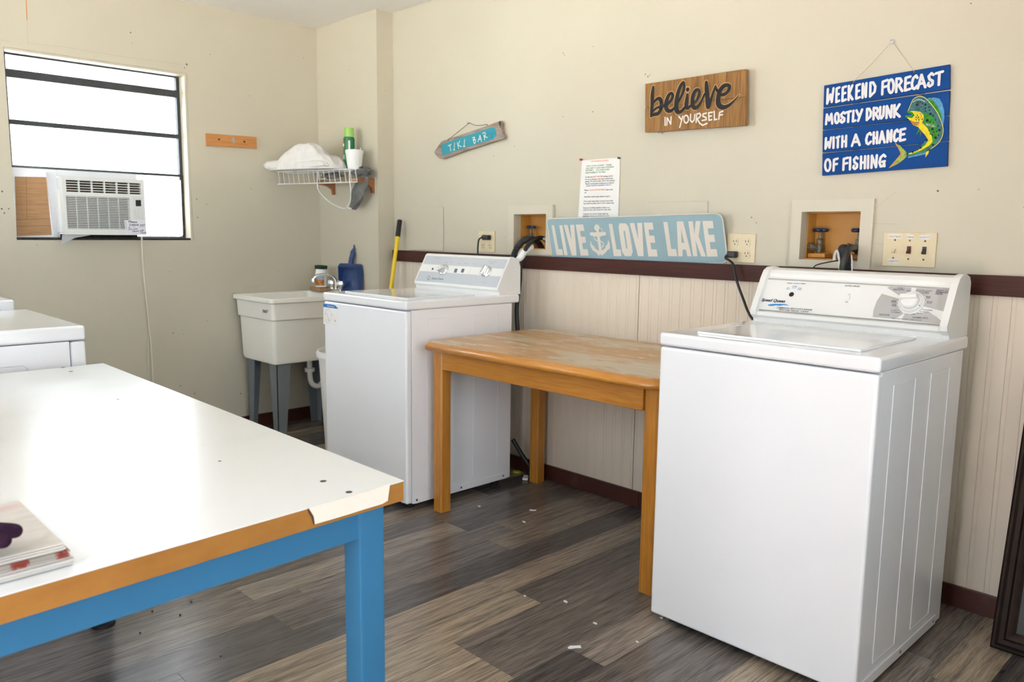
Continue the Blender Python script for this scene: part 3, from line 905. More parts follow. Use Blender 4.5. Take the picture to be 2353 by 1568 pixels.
# ---- two more white machines in a row at the left edge
def row_machine(xr, yf, ht, label, w=.645):
    t = thing('laundry_machine', label, 'laundry machine', (xr - w / 2, yf - .33, 0), 'machines beside the folding table')
    xl = xr - w
    yb = yf - .68
    build('top', Geo().rbox(xl, xr, yb, yf, ht - .044, ht, .008, 4), ENAMEL_T, t, 40)
    build('cabinet', Geo().rbox(xl + .004, xr - .004, yb + .02, yf - .045, .03, ht - .0455, .003, 2), ENAMEL, t, 40)
    build('front_panel', Geo().rbox(xl + .002, xr - .002, yf - .043, yf - .001, .03, ht - .047, .008, 3), ENAMEL, t, 40)
    build('console', Geo().prism([(yb + .005, ht), (yb + .14, ht), (yb + .145, ht + .02), (yb + .07, ht + .16), (yb + .02, ht + .165), (yb + .005, ht + .14)], lambda p: (xl + .01, p[0], p[1]), lambda p: (xr - .01, p[0], p[1])), PLASTIC_W, t, 30)
    s = xr - .004
    build('pressed_rib', Geo().tube([(s, yf - .58, .09), (s, yf - .16, .09), (s, yf - .16, ht - .115), (s, yf - .17, ht - .105), (s, yf - .58, ht - .105)], .002, 6, closed=True), ENAMEL, t, 60)
    for x in (xl + .06, xr - .06):
        for y in (yf - .07, yb + .08):
            build('foot', Geo().lathe([(.022, 0), (.022, .014), (.008, .016), (.008, .032)], (x, y, 0), 14), BLACK, t, 40)
    return t


row_machine(1.893, -2.058, .910, 'white laundry machine behind the white folding table, its side towards the camera')
row_machine(1.188, -2.086, .941, 'taller white laundry machine at the far left edge, only its rounded top corner showing')


# ================================================================== TABLES
# ---- honey wooden table between the washers
WT = thing('wooden_table', 'honey-coloured wooden table with a worn top, between the two washers', 'table', (2.48, -.41, 0))
corn = [(1.872, -.785), (3.105, -.770), (3.095, -.030), (1.862, -.040)]


def clipped(c, cut, inset=0.):
    out = []
    n = len(c)
    for i in range(n):
        p = Vector(c[i]); a = Vector(c[i - 1]); b = Vector(c[(i + 1) % n])
        ua, ub = (a - p).normalized(), (b - p).normalized()
        q = p + (ua + ub) * inset
        out += [tuple(q + ua * (cut - inset * .4)), tuple(q + ub * (cut - inset * .4))]
    return out


ZT = .750
rings = []
for inset, z in ((.010, ZT - .034), (.002, ZT - .028), (0, ZT - .020), (.003, ZT - .010), (.012, ZT - .002), (.020, ZT)):
    rings.append([(x, y, z) for x, y in clipped(corn, .058, inset)])
top = build('table_top', Geo().loft(rings), HONEY_X, WT, 50)
build('worn_surface', Geo().loft([[(x, y, ZT + .0003) for x, y in clipped(corn, .058, .021)], [(x, y, ZT + .0012) for x, y in clipped(corn, .058, .0215)]]), WORN, WT)
lg = .056
xl_, xr_, yf_, yb_ = 1.886, 3.036, -.706, -.105
for lx, ly in ((xl_, yf_), (xr_ - lg, yf_ + .012), (xl_ - .008, yb_), (xr_ - lg - .005, yb_ + .01)):
    build('leg', Geo().rbox(lx, lx + lg, ly, ly + lg, 0, ZT - .034, .006, 1, edges=lambda e: abs(e.verts[0].co.z - e.verts[1].co.z) > .1), HONEY_Z, WT, 30)
build('apron', Geo().rbox(xl_ + lg, xr_ - lg, yf_ + .004, yf_ + .024, ZT - .122, ZT - .034, .002, 1), HONEY_X, WT, 30)
build('apron', Geo().rbox(xl_ + lg - .01, xr_ - lg - .01, yb_ + lg - .02, yb_ + lg - .002, ZT - .122, ZT - .034, .002, 1), HONEY_X, WT, 30)
build('apron', Geo().rbox(xl_ + .004, xl_ + .022, yf_ + lg, yb_, ZT - .122, ZT - .034, .002, 1), HONEY_Y, WT, 30)
build('apron', Geo().rbox(xr_ - .024, xr_ - .006, yf_ + lg + .012, yb_, ZT - .122, ZT - .034, .002, 1), HONEY_Y, WT, 30)

# ---- white-topped folding table on a blue steel frame
BT = thing('folding_table', 'white laminate folding table with a chipped edge on a blue steel frame', 'table', (2.73, -2.45, 0))
ZB, TB = .800, .0335
bA, bB, bC, bD = (3.492, -2.051), (1.962, -2.034), (1.99, -2.86), (3.543, -2.86)
build('table_top', Geo().prism([bA, bB, bC, bD], lambda p: (*p, ZB), lambda p: (*p, ZB - .0012)), LAMINATE, BT)
core = [(3.4915, -2.0515), (1.9625, -2.0345), (1.9905, -2.8595), (3.5425, -2.8595)]
build('board_core', Geo().prism(core, lambda p: (*p, ZB - .0012), lambda p: (*p, ZB - TB)), MDF, BT, label='bare orange-brown board edge')
# the strip of edge banding that is left at the corner
CE = crop(700, 1060, 7.843)
dirx = Vector((3.543 - 3.492, -2.86 + 2.051, 0)).normalized()
EPL = Plane((3.4925, -2.051, ZB), (-dirx.y, dirx.x, 0))
eb = decal('edge_banding', [[(70, 850), (400, 755), (800, 640), (1200, 520), (1540, 415), (1520, 560), (1500, 715), (1400, 775), (1100, 865), (800, 960), (500, 1050), (185, 1140), (165, 1000), (110, 910)]], EPL, EDGEB, BT, conv=CE, off=.0012, label='cream strip of edge banding left on the board')
decal('banding_tear', [[(62, 850), (75, 850), (118, 908), (172, 1000), (188, 1140), (160, 1140), (130, 1010), (70, 920)]], EPL, M('dark_tear', (.10, .035, .02), .8), BT, conv=CE, off=.0008)
# chipped corner: a rounded loss of the core reads as darker raw board
sh = Vector((-.008, -.028, 0))
fr = .045
blue_leg = [(3.438, -2.134), (1.985, -2.115), (2.01, -2.80), (3.47, -2.80)]
for lx, ly in blue_leg:
    lgp = build('leg', Geo().rbox(lx, lx + .048, ly, ly + .048, .02, ZB - TB - .0005, .004, 2, edges=lambda e: abs(e.verts[0].co.z - e.verts[1].co.z) > .1), BLUE, BT, 40)
    build('foot', Geo().lathe([(.034, 0), (.034, .012), (.024, .016), (.012, .018), (.012, .022)], (lx + .024, ly + .024, 0), 18), BLACK, lgp, 40)
zr_a, zr_b = ZB - TB - .048, ZB - TB - .0006
def bar(p, q, wd=.03, inset=.0):
    p, q = Vector((*p, 0)), Vector((*q, 0))
    d = (q - p).normalized(); n = Vector((-d.y, d.x, 0)) * wd / 2
    c = [p + n, p - n, q - n, q + n]
    return Geo().prism([(v.x, v.y) for v in c], lambda s_: (*s_, zr_b), lambda s_: (*s_, zr_a))
L0, L1, L2, L3 = [(x + .024, y + .024) for x, y in blue_leg]
build('frame_rail', bar((L0[0] + .004, L0[1] - .0245), (L3[0] + .004, L3[1] + .0245)), BLUE, BT)
build('frame_rail', bar((L0[0] - .0245, L0[1] + .004), (L1[0] + .0245, L1[1] + .004)), BLUE, BT)
build('frame_rail', bar((L1[0], L1[1] - .0245), (L2[0], L2[1] + .0245)), BLUE, BT)
build('frame_rail', bar((L2[0] + .0245, L2[1]), (L3[0] - .0245, L3[1])), BLUE, BT)
TPL = Plane((0, 0, ZB), (0, 0, 1))
dots('screw_hole', [(743, 1106, .0055), (802, 1131, .0055), (145, 845, .006), (163, 854, .006), (271, 918, .003), (505, 1060, .003)], TPL, M('dark_hole', (.06, .045, .04), .8), BT, off=.0004)

# ---- newspapers and a purple glove on it
NEWS = worn_mat('newsprint', [((.62, .58, .54), 0, 0, 0), ((.52, .47, .44), 9, .5, .2), ((.60, .42, .40), 5, .60, .1), ((.36, .40, .44), 16, .68, .08)], .8, (3, .6, 1))
NEWS2 = worn_mat('newsprint_colour_edge', [((.45, .40, .36), 0, 0, 0), ((.30, .05, .03), 14, .52, .05), ((.12, .08, .08), 30, .6, .1)], .8, (1, 2, 1))
z = ZB + .0014
for i, (px, py, rot, hh, lab, mt_) in enumerate(((3.396, -2.715, .03, .011, 'bottom newspaper of the stack, grey folded edge', NEWS), (3.394, -2.717, .015, .008, 'middle newspaper of the stack with a red printed edge', NEWS2), (3.392, -2.720, .0, .010, 'top newspaper of the stack under the purple glove', NEWS))):
    g_ = Geo()
    ring = []
    hx, hy = .106, .165
    lay = 4
    for q in range(lay):
        zz = z + hh * q / lay
        o_ = random.uniform(-.002, .002)
        g_.rbox(-hx + o_, hx + o_ - (.002 if q in (0, lay - 1) else 0), -hy, hy + o_, zz, zz + hh / lay - .0003, min(.0012, hh / lay * .4), 1)
    g_.xf(Matrix.Translation((px, py, 0)) @ Matrix.Rotation(rot, 4, 'Z'))
    o = build('newspaper', g_, mt_, None, 40)
    tag(o, lab, 'newspaper', 'newspapers stacked on the folding table')
    z += hh + .0004
gz = z

# glove: palm with five limp fingers, skinned
GLOVE = M('purple_knit', (.035, .012, .032), .95, var=.4, vs=60, bump=.8, bs=500)
def skin(name, chains, mat, parent=None, sub=2):
    bm = bmesh.new()
    sk = bm.verts.layers.skin.verify()
    done = {}
    for ch in chains:
        prev = None
        for co, r in ch:
            key = tuple(round(c, 4) for c in co)
            if key not in done:
                v = bm.verts.new(co); v[sk].radius = (r, r * .8); v[sk].use_root = len(done) == 0
                done[key] = v
            v = done[key]
            if prev is not None and bm.edges.get((prev, v)) is None: bm.edges.new((prev, v))
            prev = v
    me = bpy.data.meshes.new(name); bm.to_mesh(me); bm.free()
    o = bpy.data.objects.new(name, me); COL.objects.link(o)
    o.modifiers.new('skin', 'SKIN').use_smooth_shade = True
    md = o.modifiers.new('sub', 'SUBSURF'); md.levels = md.render_levels = sub
    me2 = bpy.data.meshes.new_from_object(o.evaluated_get(bpy.context.evaluated_depsgraph_get()))
    bpy.data.objects.remove(o)
    me2.materials.append(mat)
    return me2
pc = Vector((3.446, -2.692, gz + .020))
ch = [[((pc.x - .075, pc.y - .05, pc.z), .024), ((pc.x - .03, pc.y - .02, pc.z + .004), .028), ((pc.x, pc.y, pc.z + .006), .030)]]
base = (pc.x, pc.y, pc.z + .006)
for dx, dy, ln, bend in ((.028, .045, .9, .010), (.042, .036, 1.0, .008), (.056, .018, 1.0, .012), (.048, -.010, .85, .006)):
    k0 = (pc.x + dx * .55, pc.y + dy * .6, pc.z + .006)
    k1 = (pc.x + dx * 1.1 * ln, pc.y + dy * 1.2 + .004, pc.z + .003 + bend)
    k2 = (pc.x + dx * 1.45 * ln, pc.y + dy * 1.9 + .012, pc.z - .001 + bend * .4)
    ch.append([(base, .030), (k0, .016), (k1, .0125), (k2, .0115)])
ch.append([((pc.x - .03, pc.y - .02, pc.z + .004), .028), ((pc.x - .02, pc.y + .028, pc.z + .002), .013), ((pc.x + .002, pc.y + .058, pc.z - .003), .011)])
gm = skin('glove', ch, GLOVE)
zmin = min(v.co.z for v in gm.vertices)
gm.transform(Matrix.Translation((-pc.x, -pc.y, -zmin)))
go = bpy.data.objects.new('knit_glove', gm); go.location = (pc.x, pc.y, gz + .0003); COL.objects.link(go)
tag(go, 'dark purple knit glove lying on the newspapers', 'glove')

# ================================================================== UTILITY SINK
SK = thing('utility_sink', 'cream plastic utility sink on grey tapered legs in the corner', 'sink', (.255, -.42, 0))
sx0, sx1, sy0, sy1 = .022, .492, -.722, -.1285
rings = []
for (a, b, c, d, z, r) in ((.040, .052, .045, .055, .452, .02), (.034, .046, .038, .05, .47, .02), (.026, .034, .03, .03, .698, .022), (.018, .022, .020, .02, .706, .022), (.014, .018, .016, .016, .795, .022), (.010, .012, .012, .010, .800, .022),
                           (.0, .0, .0, .0, .803, .025), (.0, .0, .0, .0, .822, .025), (.004, .004, .004, .004, .826, .025), (.022, .022, .022, .085, .826, .03), (.028, .028, .028, .092, .818, .03), (.055, .06, .055, .12, .49, .04), (.075, .08, .075, .14, .475, .04)):
    rings.append(rrect(sx0 + a, sx1 - b, sy0 + c, sy1 - d, r, z))
build('tub', Geo().loft(rings), SINKM, SK, 35)
C3b = crop(500, 480, 2.8)
text_fit('FIAT', (288, 668), (326, 672), .017, Plane((0, sy0 + .016, 0), (0, -1, 0)), M('grey_label_print', (.16, .15, .17), .6), SK, crop(500, 480, 2.8), bold=.03, shear=.3, name='maker_label')
def tub_leg(cx, cy, sx, sy):
    t_ = .004
    w0, w1, h = .088, .048, .455
    l = Geo()
    for ax in (0, 1):
        poly = [(0, h), (w0, h), (w1, 0), (0, 0)]
        if ax == 0:
            l.prism(poly, lambda p: (cx + sx * p[0], cy, p[1]), lambda p: (cx + sx * p[0], cy + sy * t_, p[1]))
        else:
            l.prism(poly, lambda p: (cx, cy + sy * (p[0] + .0), p[1]), lambda p: (cx + sx * t_, cy + sy * p[0], p[1]))
    build('leg', l, LEGM, SK)
for cx, cy, a, b in ((sx0 + .052, sy0 + .06, 1, 1), (sx1 - .062, sy0 + .06, -1, 1), (sx0 + .052, sy1 - .07, 1, -1), (sx1 - .062, sy1 - .07, -1, -1)):
    tub_leg(cx, cy, a, b)
tr = build('drain_trap', Geo().tube(smooth_path([(.335, -.40, .46), (.335, -.40, .36), (.335, -.39, .30), (.335, -.35, .275), (.335, -.31, .30), (.335, -.29, .34), (.335, -.20, .36), (.335, -.13, .36)], 4), .016, 12), PLASTIC_W, SK, 40, label='white plastic drain trap below the tub')
build('trap_nut', Geo().lathe([(.030, 0), (.030, .022)], (.335, -.40, .37), 14), PLASTIC_W, tr, 30)
fc = build('faucet', Geo().rbox(.195, .345, -.190, -.152, .8265, .850, .008, 3), CHROME, SK, 40, label='chrome two-handle faucet')
build('spout', Geo().tube(smooth_path([(.272, -.172, .850), (.272, -.174, .895), (.262, -.195, .925), (.246, -.240, .934), (.232, -.285, .926), (.228, -.300, .908)], 5), .0105, 14), CHROME, fc, 60)
build('spout_tip', Geo().lathe([(.013, 0), (.013, .02), (.011, .024)], (.228, -.301, .890), 14), CHROME, fc, 40)
for hx in (.222, .322):
    build('tap_handle', Geo().lathe([(.014, 0), (.014, .012), (.022, .016), (.024, .03), (.020, .05), (.012, .054)], (hx, -.172, .850), 8), CHROME, fc, 20)

# things on the sink's back ledge
jr = thing('jar', 'white jar with an orange desert picture beside the chrome faucet', 'jar', (.158, -.205, .853))
build('jar_body', Geo().lathe([(.030, 0), (.036, .004), (.037, .085), (.033, .097), (.031, .112)], (.158, -.205, .8532), 24), PLASTIC_W, jr, 40)
for nm, mt_, r0, r1 in (('jar_picture', M('orange_picture_print', (.52, .20, .03), .5, var=.5, vs=60), .012, .050), ('jar_picture', M('sky_picture_print', (.25, .38, .62), .5, var=.2, vs=40), .050, .078)):
    g_ = Geo()
    aa = [math.radians(-130 + 10 * k) for k in range(14)]
    g_.add([(.158 + .0376 * math.cos(a), -.205 + .0376 * math.sin(a), .8532 + h) for h in (r0, r1) for a in aa], [(k, k + 1, 15 + k, 14 + k) for k in range(13)])
    build(nm, g_, mt_, jr, fix=False)
SPG = M('green_scourer', (.012, .045, .018), .95, var=.4, vs=90, bump=.8, bs=400)
tag(build('scouring_pad', Geo().rbox(.118, .200, -.228, -.182, .9657, .989, .006, 3), SPG, None, 40), 'dark green scouring pad on top of the jar', 'scouring pad')
tag(build('sponge', Geo().rbox(.078, .196, -.240, -.158, .8268, .8528, .006, 3), M('tan_sponge', (.42, .25, .13), .95, var=.25, vs=50, bump=.7, bs=300), None, 40), 'tan sponge lying under the jar on the sink', 'sponge')

# blue dustpan leaning on the wall
DP = thing('dustpan', 'dark blue plastic dustpan standing on the sink ledge against the wall', 'dustpan', (.385, -.145, .8265))
out = [(.262, .8268), (.282, .960), (.300, 1.000), (.312, 1.006), (.470, 1.006), (.482, .998), (.492, .955), (.500, .8268)]
build('pan', Geo().prism(out, lambda p: (p[0], -.122 - (.012 if p[1] < .9 else 0), p[1]), lambda p: (p[0], -.1275 - (.012 if p[1] < .9 else 0), p[1])), NAVY, DP, 30)
build('pan_wall', Geo().prism([(.285, .985), (.300, 1.000), (.312, 1.006), (.470, 1.006), (.482, .998), (.490, .975), (.470, .985), (.312, .985)], lambda p: (p[0], -.127, p[1]), lambda p: (p[0], -.165, p[1])), NAVY, DP, 30)
build('pan_wall', Geo().prism([(-.134, .8268), (-.128, .99), (-.165, .99), (-.150, .8268)], lambda p: (.486 + (.99 - p[1]) * .06, p[0], p[1]), lambda p: (.481 + (.99 - p[1]) * .06, p[0], p[1])), NAVY, DP, 30)
build('pan_wall', Geo().prism([(-.134, .8268), (-.128, .99), (-.165, .99), (-.150, .8268)], lambda p: (.286 - (.99 - p[1]) * .10, p[0], p[1]), lambda p: (.291 - (.99 - p[1]) * .10, p[0], p[1])), NAVY, DP, 30)
build('handle', Geo().tube(smooth_path([(.392, -.140, 1.004), (.395, -.138, 1.030), (.402, -.134, 1.058), (.400, -.130, 1.080), (.406, -.126, 1.098), (.400, -.122, 1.118)], 4), [.016] * 4 + [.0145, .017, .0145, .0165] + [.0145, .016, .014, .0155] + [.012, .011, .009, .008] + [.006, .005, .004, .004] + [.003], 12), NAVY, DP, 60)

# broom handle behind the washer
BR = thing("broom", "yellow broom handle with a black grip leaning in the corner behind the washer", "broom", (.80, -.30, 0))
def bl(t): return Vector((.742, -.034, 1.269)).lerp(Vector((.806, -.285, .06)), t)
build('handle', Geo().tube([bl(.075), bl(.97)], .0118, 14), YELLOW, BR, 60)
build('grip', Geo().tube([bl(0), bl(.004), bl(.08)], [.009, .0145, .0145], 14), BLACK, BR, 60)
build('bristle_head', Geo().prism([(.68, .002), (.92, .002), (.895, .11), (.705, .11)], lambda p: (p[0], -.300, p[1]), lambda p: (p[0], -.265, p[1])), M('straw_bristles', (.25, .2, .1), .9, var=.3, vs=80), BR)

# white bin between the sink and the washer
BN = thing('waste_bin', 'tall white plastic waste bin between the sink and the washer', 'bin', (.985, -.53, 0))
def ell(c, a, b, z, n=32): return [(c[0] + a * math.cos(k * 2 * math.pi / n), c[1] + b * math.sin(k * 2 * math.pi / n), z) for k in range(n)]
cB = (.985, -.53)
build('bin_body', Geo().loft([ell(cB, .135, .135, .001), ell(cB, .138, .138, .01), ell(cB, .167, .167, .565), ell(cB, .162, .162, .565), ell(cB, .133, .133, .012)]), PLASTIC_W, BN, 40)
build('bin_rim', Geo().loft([ell(cB, .168, .168, .553), ell(cB, .178, .178, .556), ell(cB, .181, .181, .572), ell(cB, .175, .175, .588), ell(cB, .1655, .1655, .588), ell(cB, .1635, .1635, .566)]), PLASTIC_W, BN, 40)


# ================================================================== WALL FIXTURES
def P3(px, py, y):
    return back(y).pt(px, py)


def slab(polypx, y_front, thick, conv=None):
    pl_ = back(y_front)
    pts = [pl_.pt(*(conv(p) if conv else p)) for p in polypx]
    return Geo().prism([(p.x, p.z) for p in pts], lambda p: (p[0], y_front, p[1]), lambda p: (p[0], y_front + thick, p[1]))


TRIMP = wall_mat('pale_cream_trim_paint', (.62, .57, .46), .3)
VALVE = M('corroded_brass', (.22, .20, .15), .55, metal=.5, var=.5, vs=60)
VBLUE = M('navy_valve_handle', (.01, .02, .06), .45, var=.2)


def valve(parent, c, spout_dir):
    v = build('valve', Geo().lathe([(.010, 0), (.012, .004), (.014, .02), (.014, .028), (.010, .03), (.010, .045), (.012, .05), (.006, .053), (.0045, .08)], (c.x, c.y, c.z), 14), VALVE, parent, 40, label='corroded brass stop valve')
    build('valve_spout', Geo().tube([(c.x, c.y, c.z + .012), (c.x + spout_dir * .018, c.y - .022, c.z + .022), (c.x + spout_dir * .026, c.y - .032, c.z + .026)], [.010, .012, .013], 14), VALVE, v, 40)
    hnd = []
    n = 40
    for z, kf in ((.076, .86), (.080, 1.), (.086, 1.), (.090, .86)):
        hnd.append([(c.x + (.024 + .005 * math.cos(4 * a)) * kf * math.cos(a), c.y + (.024 + .005 * math.cos(4 * a)) * kf * math.sin(a), c.z + z) for a in [k * 2 * math.pi / n for k in range(n)]])
    build('valve_handle', Geo().loft(hnd), VBLUE, v, 40, label='dark blue valve wheel')
    return v


def outlet_box(B, label, pxs):
    t = thing('washer_outlet_box', label, 'wall box', ((B[0] + B[1]) / 2, 0, B[2]), 'recessed washer hookup boxes')
    x0, x1, z0, z1 = B
    fx = .038
    build('face_frame', wall_panel(x0 - fx, x1 + .042, z0 - .026, z1 + .041, [(x0 + .001, x1 - .001, z0 + .001, z1 - .001)], lambda u, v, d: (u, -.014 + d, v), .0135), TRIMP, t)
    e = .0012
    g = Geo()
    yb = .10
    g.box(x0 + e, x1 - e, yb, yb + .003, z0 + e, z1 - e).box(x0 + e, x0 + e + .003, .035, yb, z0 + e, z1 - e).box(x1 - e - .003, x1 - e, .035, yb, z0 + e, z1 - e)
    g.box(x0 + e, x1 - e, .02, yb, z0 + e, z0 + e + .004).box(x0 + e, x1 - e, .035, yb, z1 - e - .004, z1 - e)
    build('box_shell', g, AMBER, t, label='stained amber plastic box set into the wall')
    build('pipe_boss', Geo().rbox(x0 + .008, x0 + .075, .035, .095, z0 + .006, z0 + .024, .006, 2), AMBER, t, 40)
    build('pipe_boss', Geo().rbox(x1 - .050, x1 - .006, .035, .095, z0 + .006, z0 + .024, .006, 2), AMBER, t, 40)
    for (px, py), sd in pxs:
        c = P3(px, py, .062)
        c.z = z0 + .0245
        valve(t, c, sd)
    return t


outlet_box(BOXL, 'recessed amber hookup box with a cream frame, left of the blue LIVE LOVE LAKE sign', [((1219.7, 570), -1)])
outlet_box(BOXR, 'recessed amber hookup box with two blue valves, beside the switch plate', [((1883, 570), -1), ((1972, 570), -1)])


def corr(path, r, amp, per, n=14):
    p = smooth_path(path, 40)
    out, rad, acc = [], [], 0
    prev = None
    for q in p:
        q = Vector(q)
        if prev is not None: acc += (q - prev).length
        prev = q
        out.append(q); rad.append(r + amp * math.sin(acc / per * 2 * math.pi))
    return Geo().tube(out, rad, n)


# hoses of the corner washer
HL = crop(1160, 460, 9.8)
def hp(lst, conv): return [tuple(P3(*conv((x, y)), d)) for x, y, d in lst]
dh = thing('drain_hose', 'black corrugated drain hose arching from the corner washer into the wall box', 'hose', tuple(P3(*HL((215, 1290)), -.115)))
pth = hp([(170, 1420, -.115), (215, 1210, -.115), (290, 1060, -.10), (380, 955, -.075), (500, 885, -.04), (620, 880, .005), (720, 930, .035), (800, 1020, .05), (825, 1100, .05)], HL)
build('hose_tube', corr(pth, .0145, .0016, .0075), BLACK, dh, 60)
gp = hp([(160, 1430, -.113), (250, 1290, -.113), (330, 1190, -.108), (390, 1090, -.09), (470, 1020, -.065), (540, 985, -.04)], HL)
gp2 = [(a + .012, b + .004, c - .014) for a, b, c in smooth_path(gp, 4)]
build('hose_guide', Geo().tube(gp2, .0165, 10), PLASTIC_W, dh, 60, label='white plastic hose guide')
wh = thing('water_hose', 'smooth black inlet hose of the corner washer', 'hose', tuple(P3(*HL((360, 1440)), -.09)))
wp = hp([(300, 3100, -.115), (268, 2450, -.115), (335, 1850, -.110), (350, 1440, -.105), (385, 1270, -.10), (450, 1140, -.09), (560, 980, -.06), (680, 885, -.02), (800, 850, .02), (890, 870, .035)], HL)
build('hose_tube', Geo().tube(smooth_path(wp, 6), .0105, 12), BLACK, wh, 60)
build('hose_fitting', Geo().tube(hp([(880, 865, .034), (950, 905, .04), (985, 940, .045)], HL), .0125, 12), STEEL, wh, 40)
# hoses of the near washer
HR = crop(1810, 450, 8.71)
dh = thing('drain_hose', 'black corrugated drain hose arching from the near washer into the wall box', 'hose', tuple(P3(*HR((1160, 1500)), -.105)))
pth = hp([(1170, 1640, -.115), (1170, 1500, -.110), (1160, 1300, -.10), (1140, 1150, -.080), (1120, 1075, -.05), (1105, 1075, -.01), (1085, 1130, .03), (1075, 1260, .045)], HR)
build('hose_tube', corr(pth, .0155, .0016, .0075), BLACK, dh, 60)
for xo in (1030, 1285):
    gp = hp([(xo, 1640, -.122), (xo, 1500, -.118), (xo, 1300, -.11), (xo - 8 if xo < 1100 else xo - 10, 1190, -.095)], HR)
    build('hose_guide', Geo().tube(smooth_path(gp, 4), .0022, 8), PLASTIC_W, dh, 60, label='white plastic hose guide')
build('hose_guide', Geo().tube(smooth_path(hp([(935, 1300, .02), (940, 1220, .015), (965, 1140, .005), (1000, 1110, -.01), (1025, 1160, -.03), (1030, 1260, -.05)], HR), 4), .006, 8), PLASTIC_W, dh, 60, label='white plastic hose guide')
build('cable_tie', Geo().tube(smooth_path(hp([(500, 1460, -.07), (570, 1390, -.07), (760, 1340, -.08), (900, 1315, -.09), (1020, 1300, -.105)], HR), 4), .0022, 8), BLACK, dh, 60, label='thin black wire tied to the hose')
wh = thing('water_hose', 'smooth black inlet hose of the near washer', 'hose', tuple(P3(*HR((1090, 1500)), -.13)))
wp = hp([(1085, 1640, -.135), (1090, 1500, -.135), (1120, 1330, -.13), (1180, 1150, -.115), (1235, 1060, -.09), (1300, 1035, -.05), (1350, 1045, -.005), (1380, 1060, .028)], HR)
build('hose_tube', Geo().tube(smooth_path(wp, 6), .0105, 12), BLACK, wh, 60)

# ---- sockets and switches
def socket(pt, parent, z_off):
    c = pt
    r = build('socket', Geo().loft([[(c.x + .0165 * max(-.8, min(.8, math.cos(a))) * 1.0, c.y - d, c.z + .0165 * math.sin(a)) for a in [k * math.pi / 12 for k in range(24)]] for d in (0, .0022)]), IVORY, parent, 40)
    for dx in (-.006, .006):
        build('slot', Geo().box(c.x + dx - .0011, c.x + dx + .0011, c.y - .0028, c.y - .0023, c.z + .000, c.z + .008), BLACK, r)
    build('slot', Geo().lathe([(.0024, .0023), (.0024, .0028)], (c.x, c.y, c.z - .0075), 8, 'y'), BLACK, r)


def wall_plate(name, label, cat, x0, x1, z0, z1, group=None):
    t = thing(name, label, cat, ((x0 + x1) / 2, 0, z0), group)
    build('plate', Geo().rbox(x0, x1, -.006, -.0004, z0, z1, .0022, 2), IVORY, t, 40)
    return t


o1 = wall_plate('outlet_plate', 'ivory four-socket outlet above the corner washer', 'outlet', 1.387, 1.511, 1.102, 1.211, 'ivory four-socket outlets')
for x in (1.421, 1.476):
    for z in (1.134, 1.179):
        socket(Vector((x, -.006, z)), o1, 0)
o2 = wall_plate('outlet_plate', 'ivory four-socket outlet right of the blue LIVE LOVE LAKE sign', 'outlet', 2.850, 2.970, 1.101, 1.213, 'ivory four-socket outlets')
for x in (2.884, 2.936):
    for z in (1.134, 1.179):
        socket(Vector((x, -.006, z)), o2, 0)


def cord(name, label, path, plug, r=.0042, mat=CORDB):
    t = thing(name, label, 'cord', tuple(path[-1]), 'black washer power cords')
    build('cable', Geo().tube(smooth_path(path, 6), r, 8), mat, t, 60)
    build('plug', plug, mat, t, 40)
    return t


cA = Vector((1.476, -.008, 1.178))
cord('power_cord', 'black power cord plugged in above the corner washer', [tuple(cA + Vector((-.03, -.026, -.001))), tuple(cA + Vector((-.048, -.03, -.012))), tuple(cA + Vector((-.056, -.03, -.05))), tuple(cA + Vector((-.058, -.03, -.11))), (1.418, -.05, .95), (1.42, -.06, .80)],
     Geo().rbox(cA.x - .034, cA.x + .014, -.034, -.0085, cA.z - .013, cA.z + .012, .005, 2))
cBq = Vector((2.884, -.008, 1.131))
cpts = [(2.873, -.036, 1.131), (2.867, -.042, 1.118), tuple(P3(1684, 607, -.05)), tuple(P3(1692, 643, -.06)), tuple(P3(1707, 685, -.08)), tuple(P3(1726, 729, -.10)), (3.09, -.10, .86), (3.20, -.085, .80), (3.27, -.08, .70)]
cord('power_cord', 'black power cord hanging down to the near washer', cpts, Geo().rbox(cBq.x - .016, cBq.x + .018, -.040, -.0085, cBq.z - .012, cBq.z + .013, .005, 2), r=.005)

sp = wall_plate('switch_plate', 'ivory triple switch plate labelled OUTSIDE LIGHTS, FAN and LIGHTS', 'light switch', 3.445, 3.613, 1.109, 1.223)
C6 = crop(1780, 420, 3.92)
SPL = back(-.006)
for (cx, cy), mt_ in (((1078, 603), IVORY), ((1210, 607), M('brown_toggle', (.09, .025, .018), .4)), ((1348, 612), M('black_toggle', (.03, .028, .027), .4))):
    c = SPL.pt(*C6((cx, cy)))
    s_ = build('switch', Geo().rbox(c.x - .0065, c.x + .0065, -.0075, -.006, c.z - .0125, c.z + .0125, .0006, 1), mt_, sp, 40)
    build('toggle', Geo().prism([(-.0075, .004), (-.0075, -.004), (-.018, -.012), (-.020, -.007)], lambda p: (c.x - .0045, p[0], c.z + p[1]), lambda p: (c.x + .0045, p[0], c.z + p[1])), mt_, s_)
for (cx, cy) in ((1085, 517), (1218, 522), (1356, 527), (1068, 678), (1203, 688), (1340, 694)):
    c = SPL.pt(*C6((cx, cy)))
    build('plate_screw', Geo().lathe([(.0032, 0), (.0032, .0008)], tuple(c), 10, 'y'), M('rusty_screw', (.16, .07, .03), .6, var=.3), sp, 40)
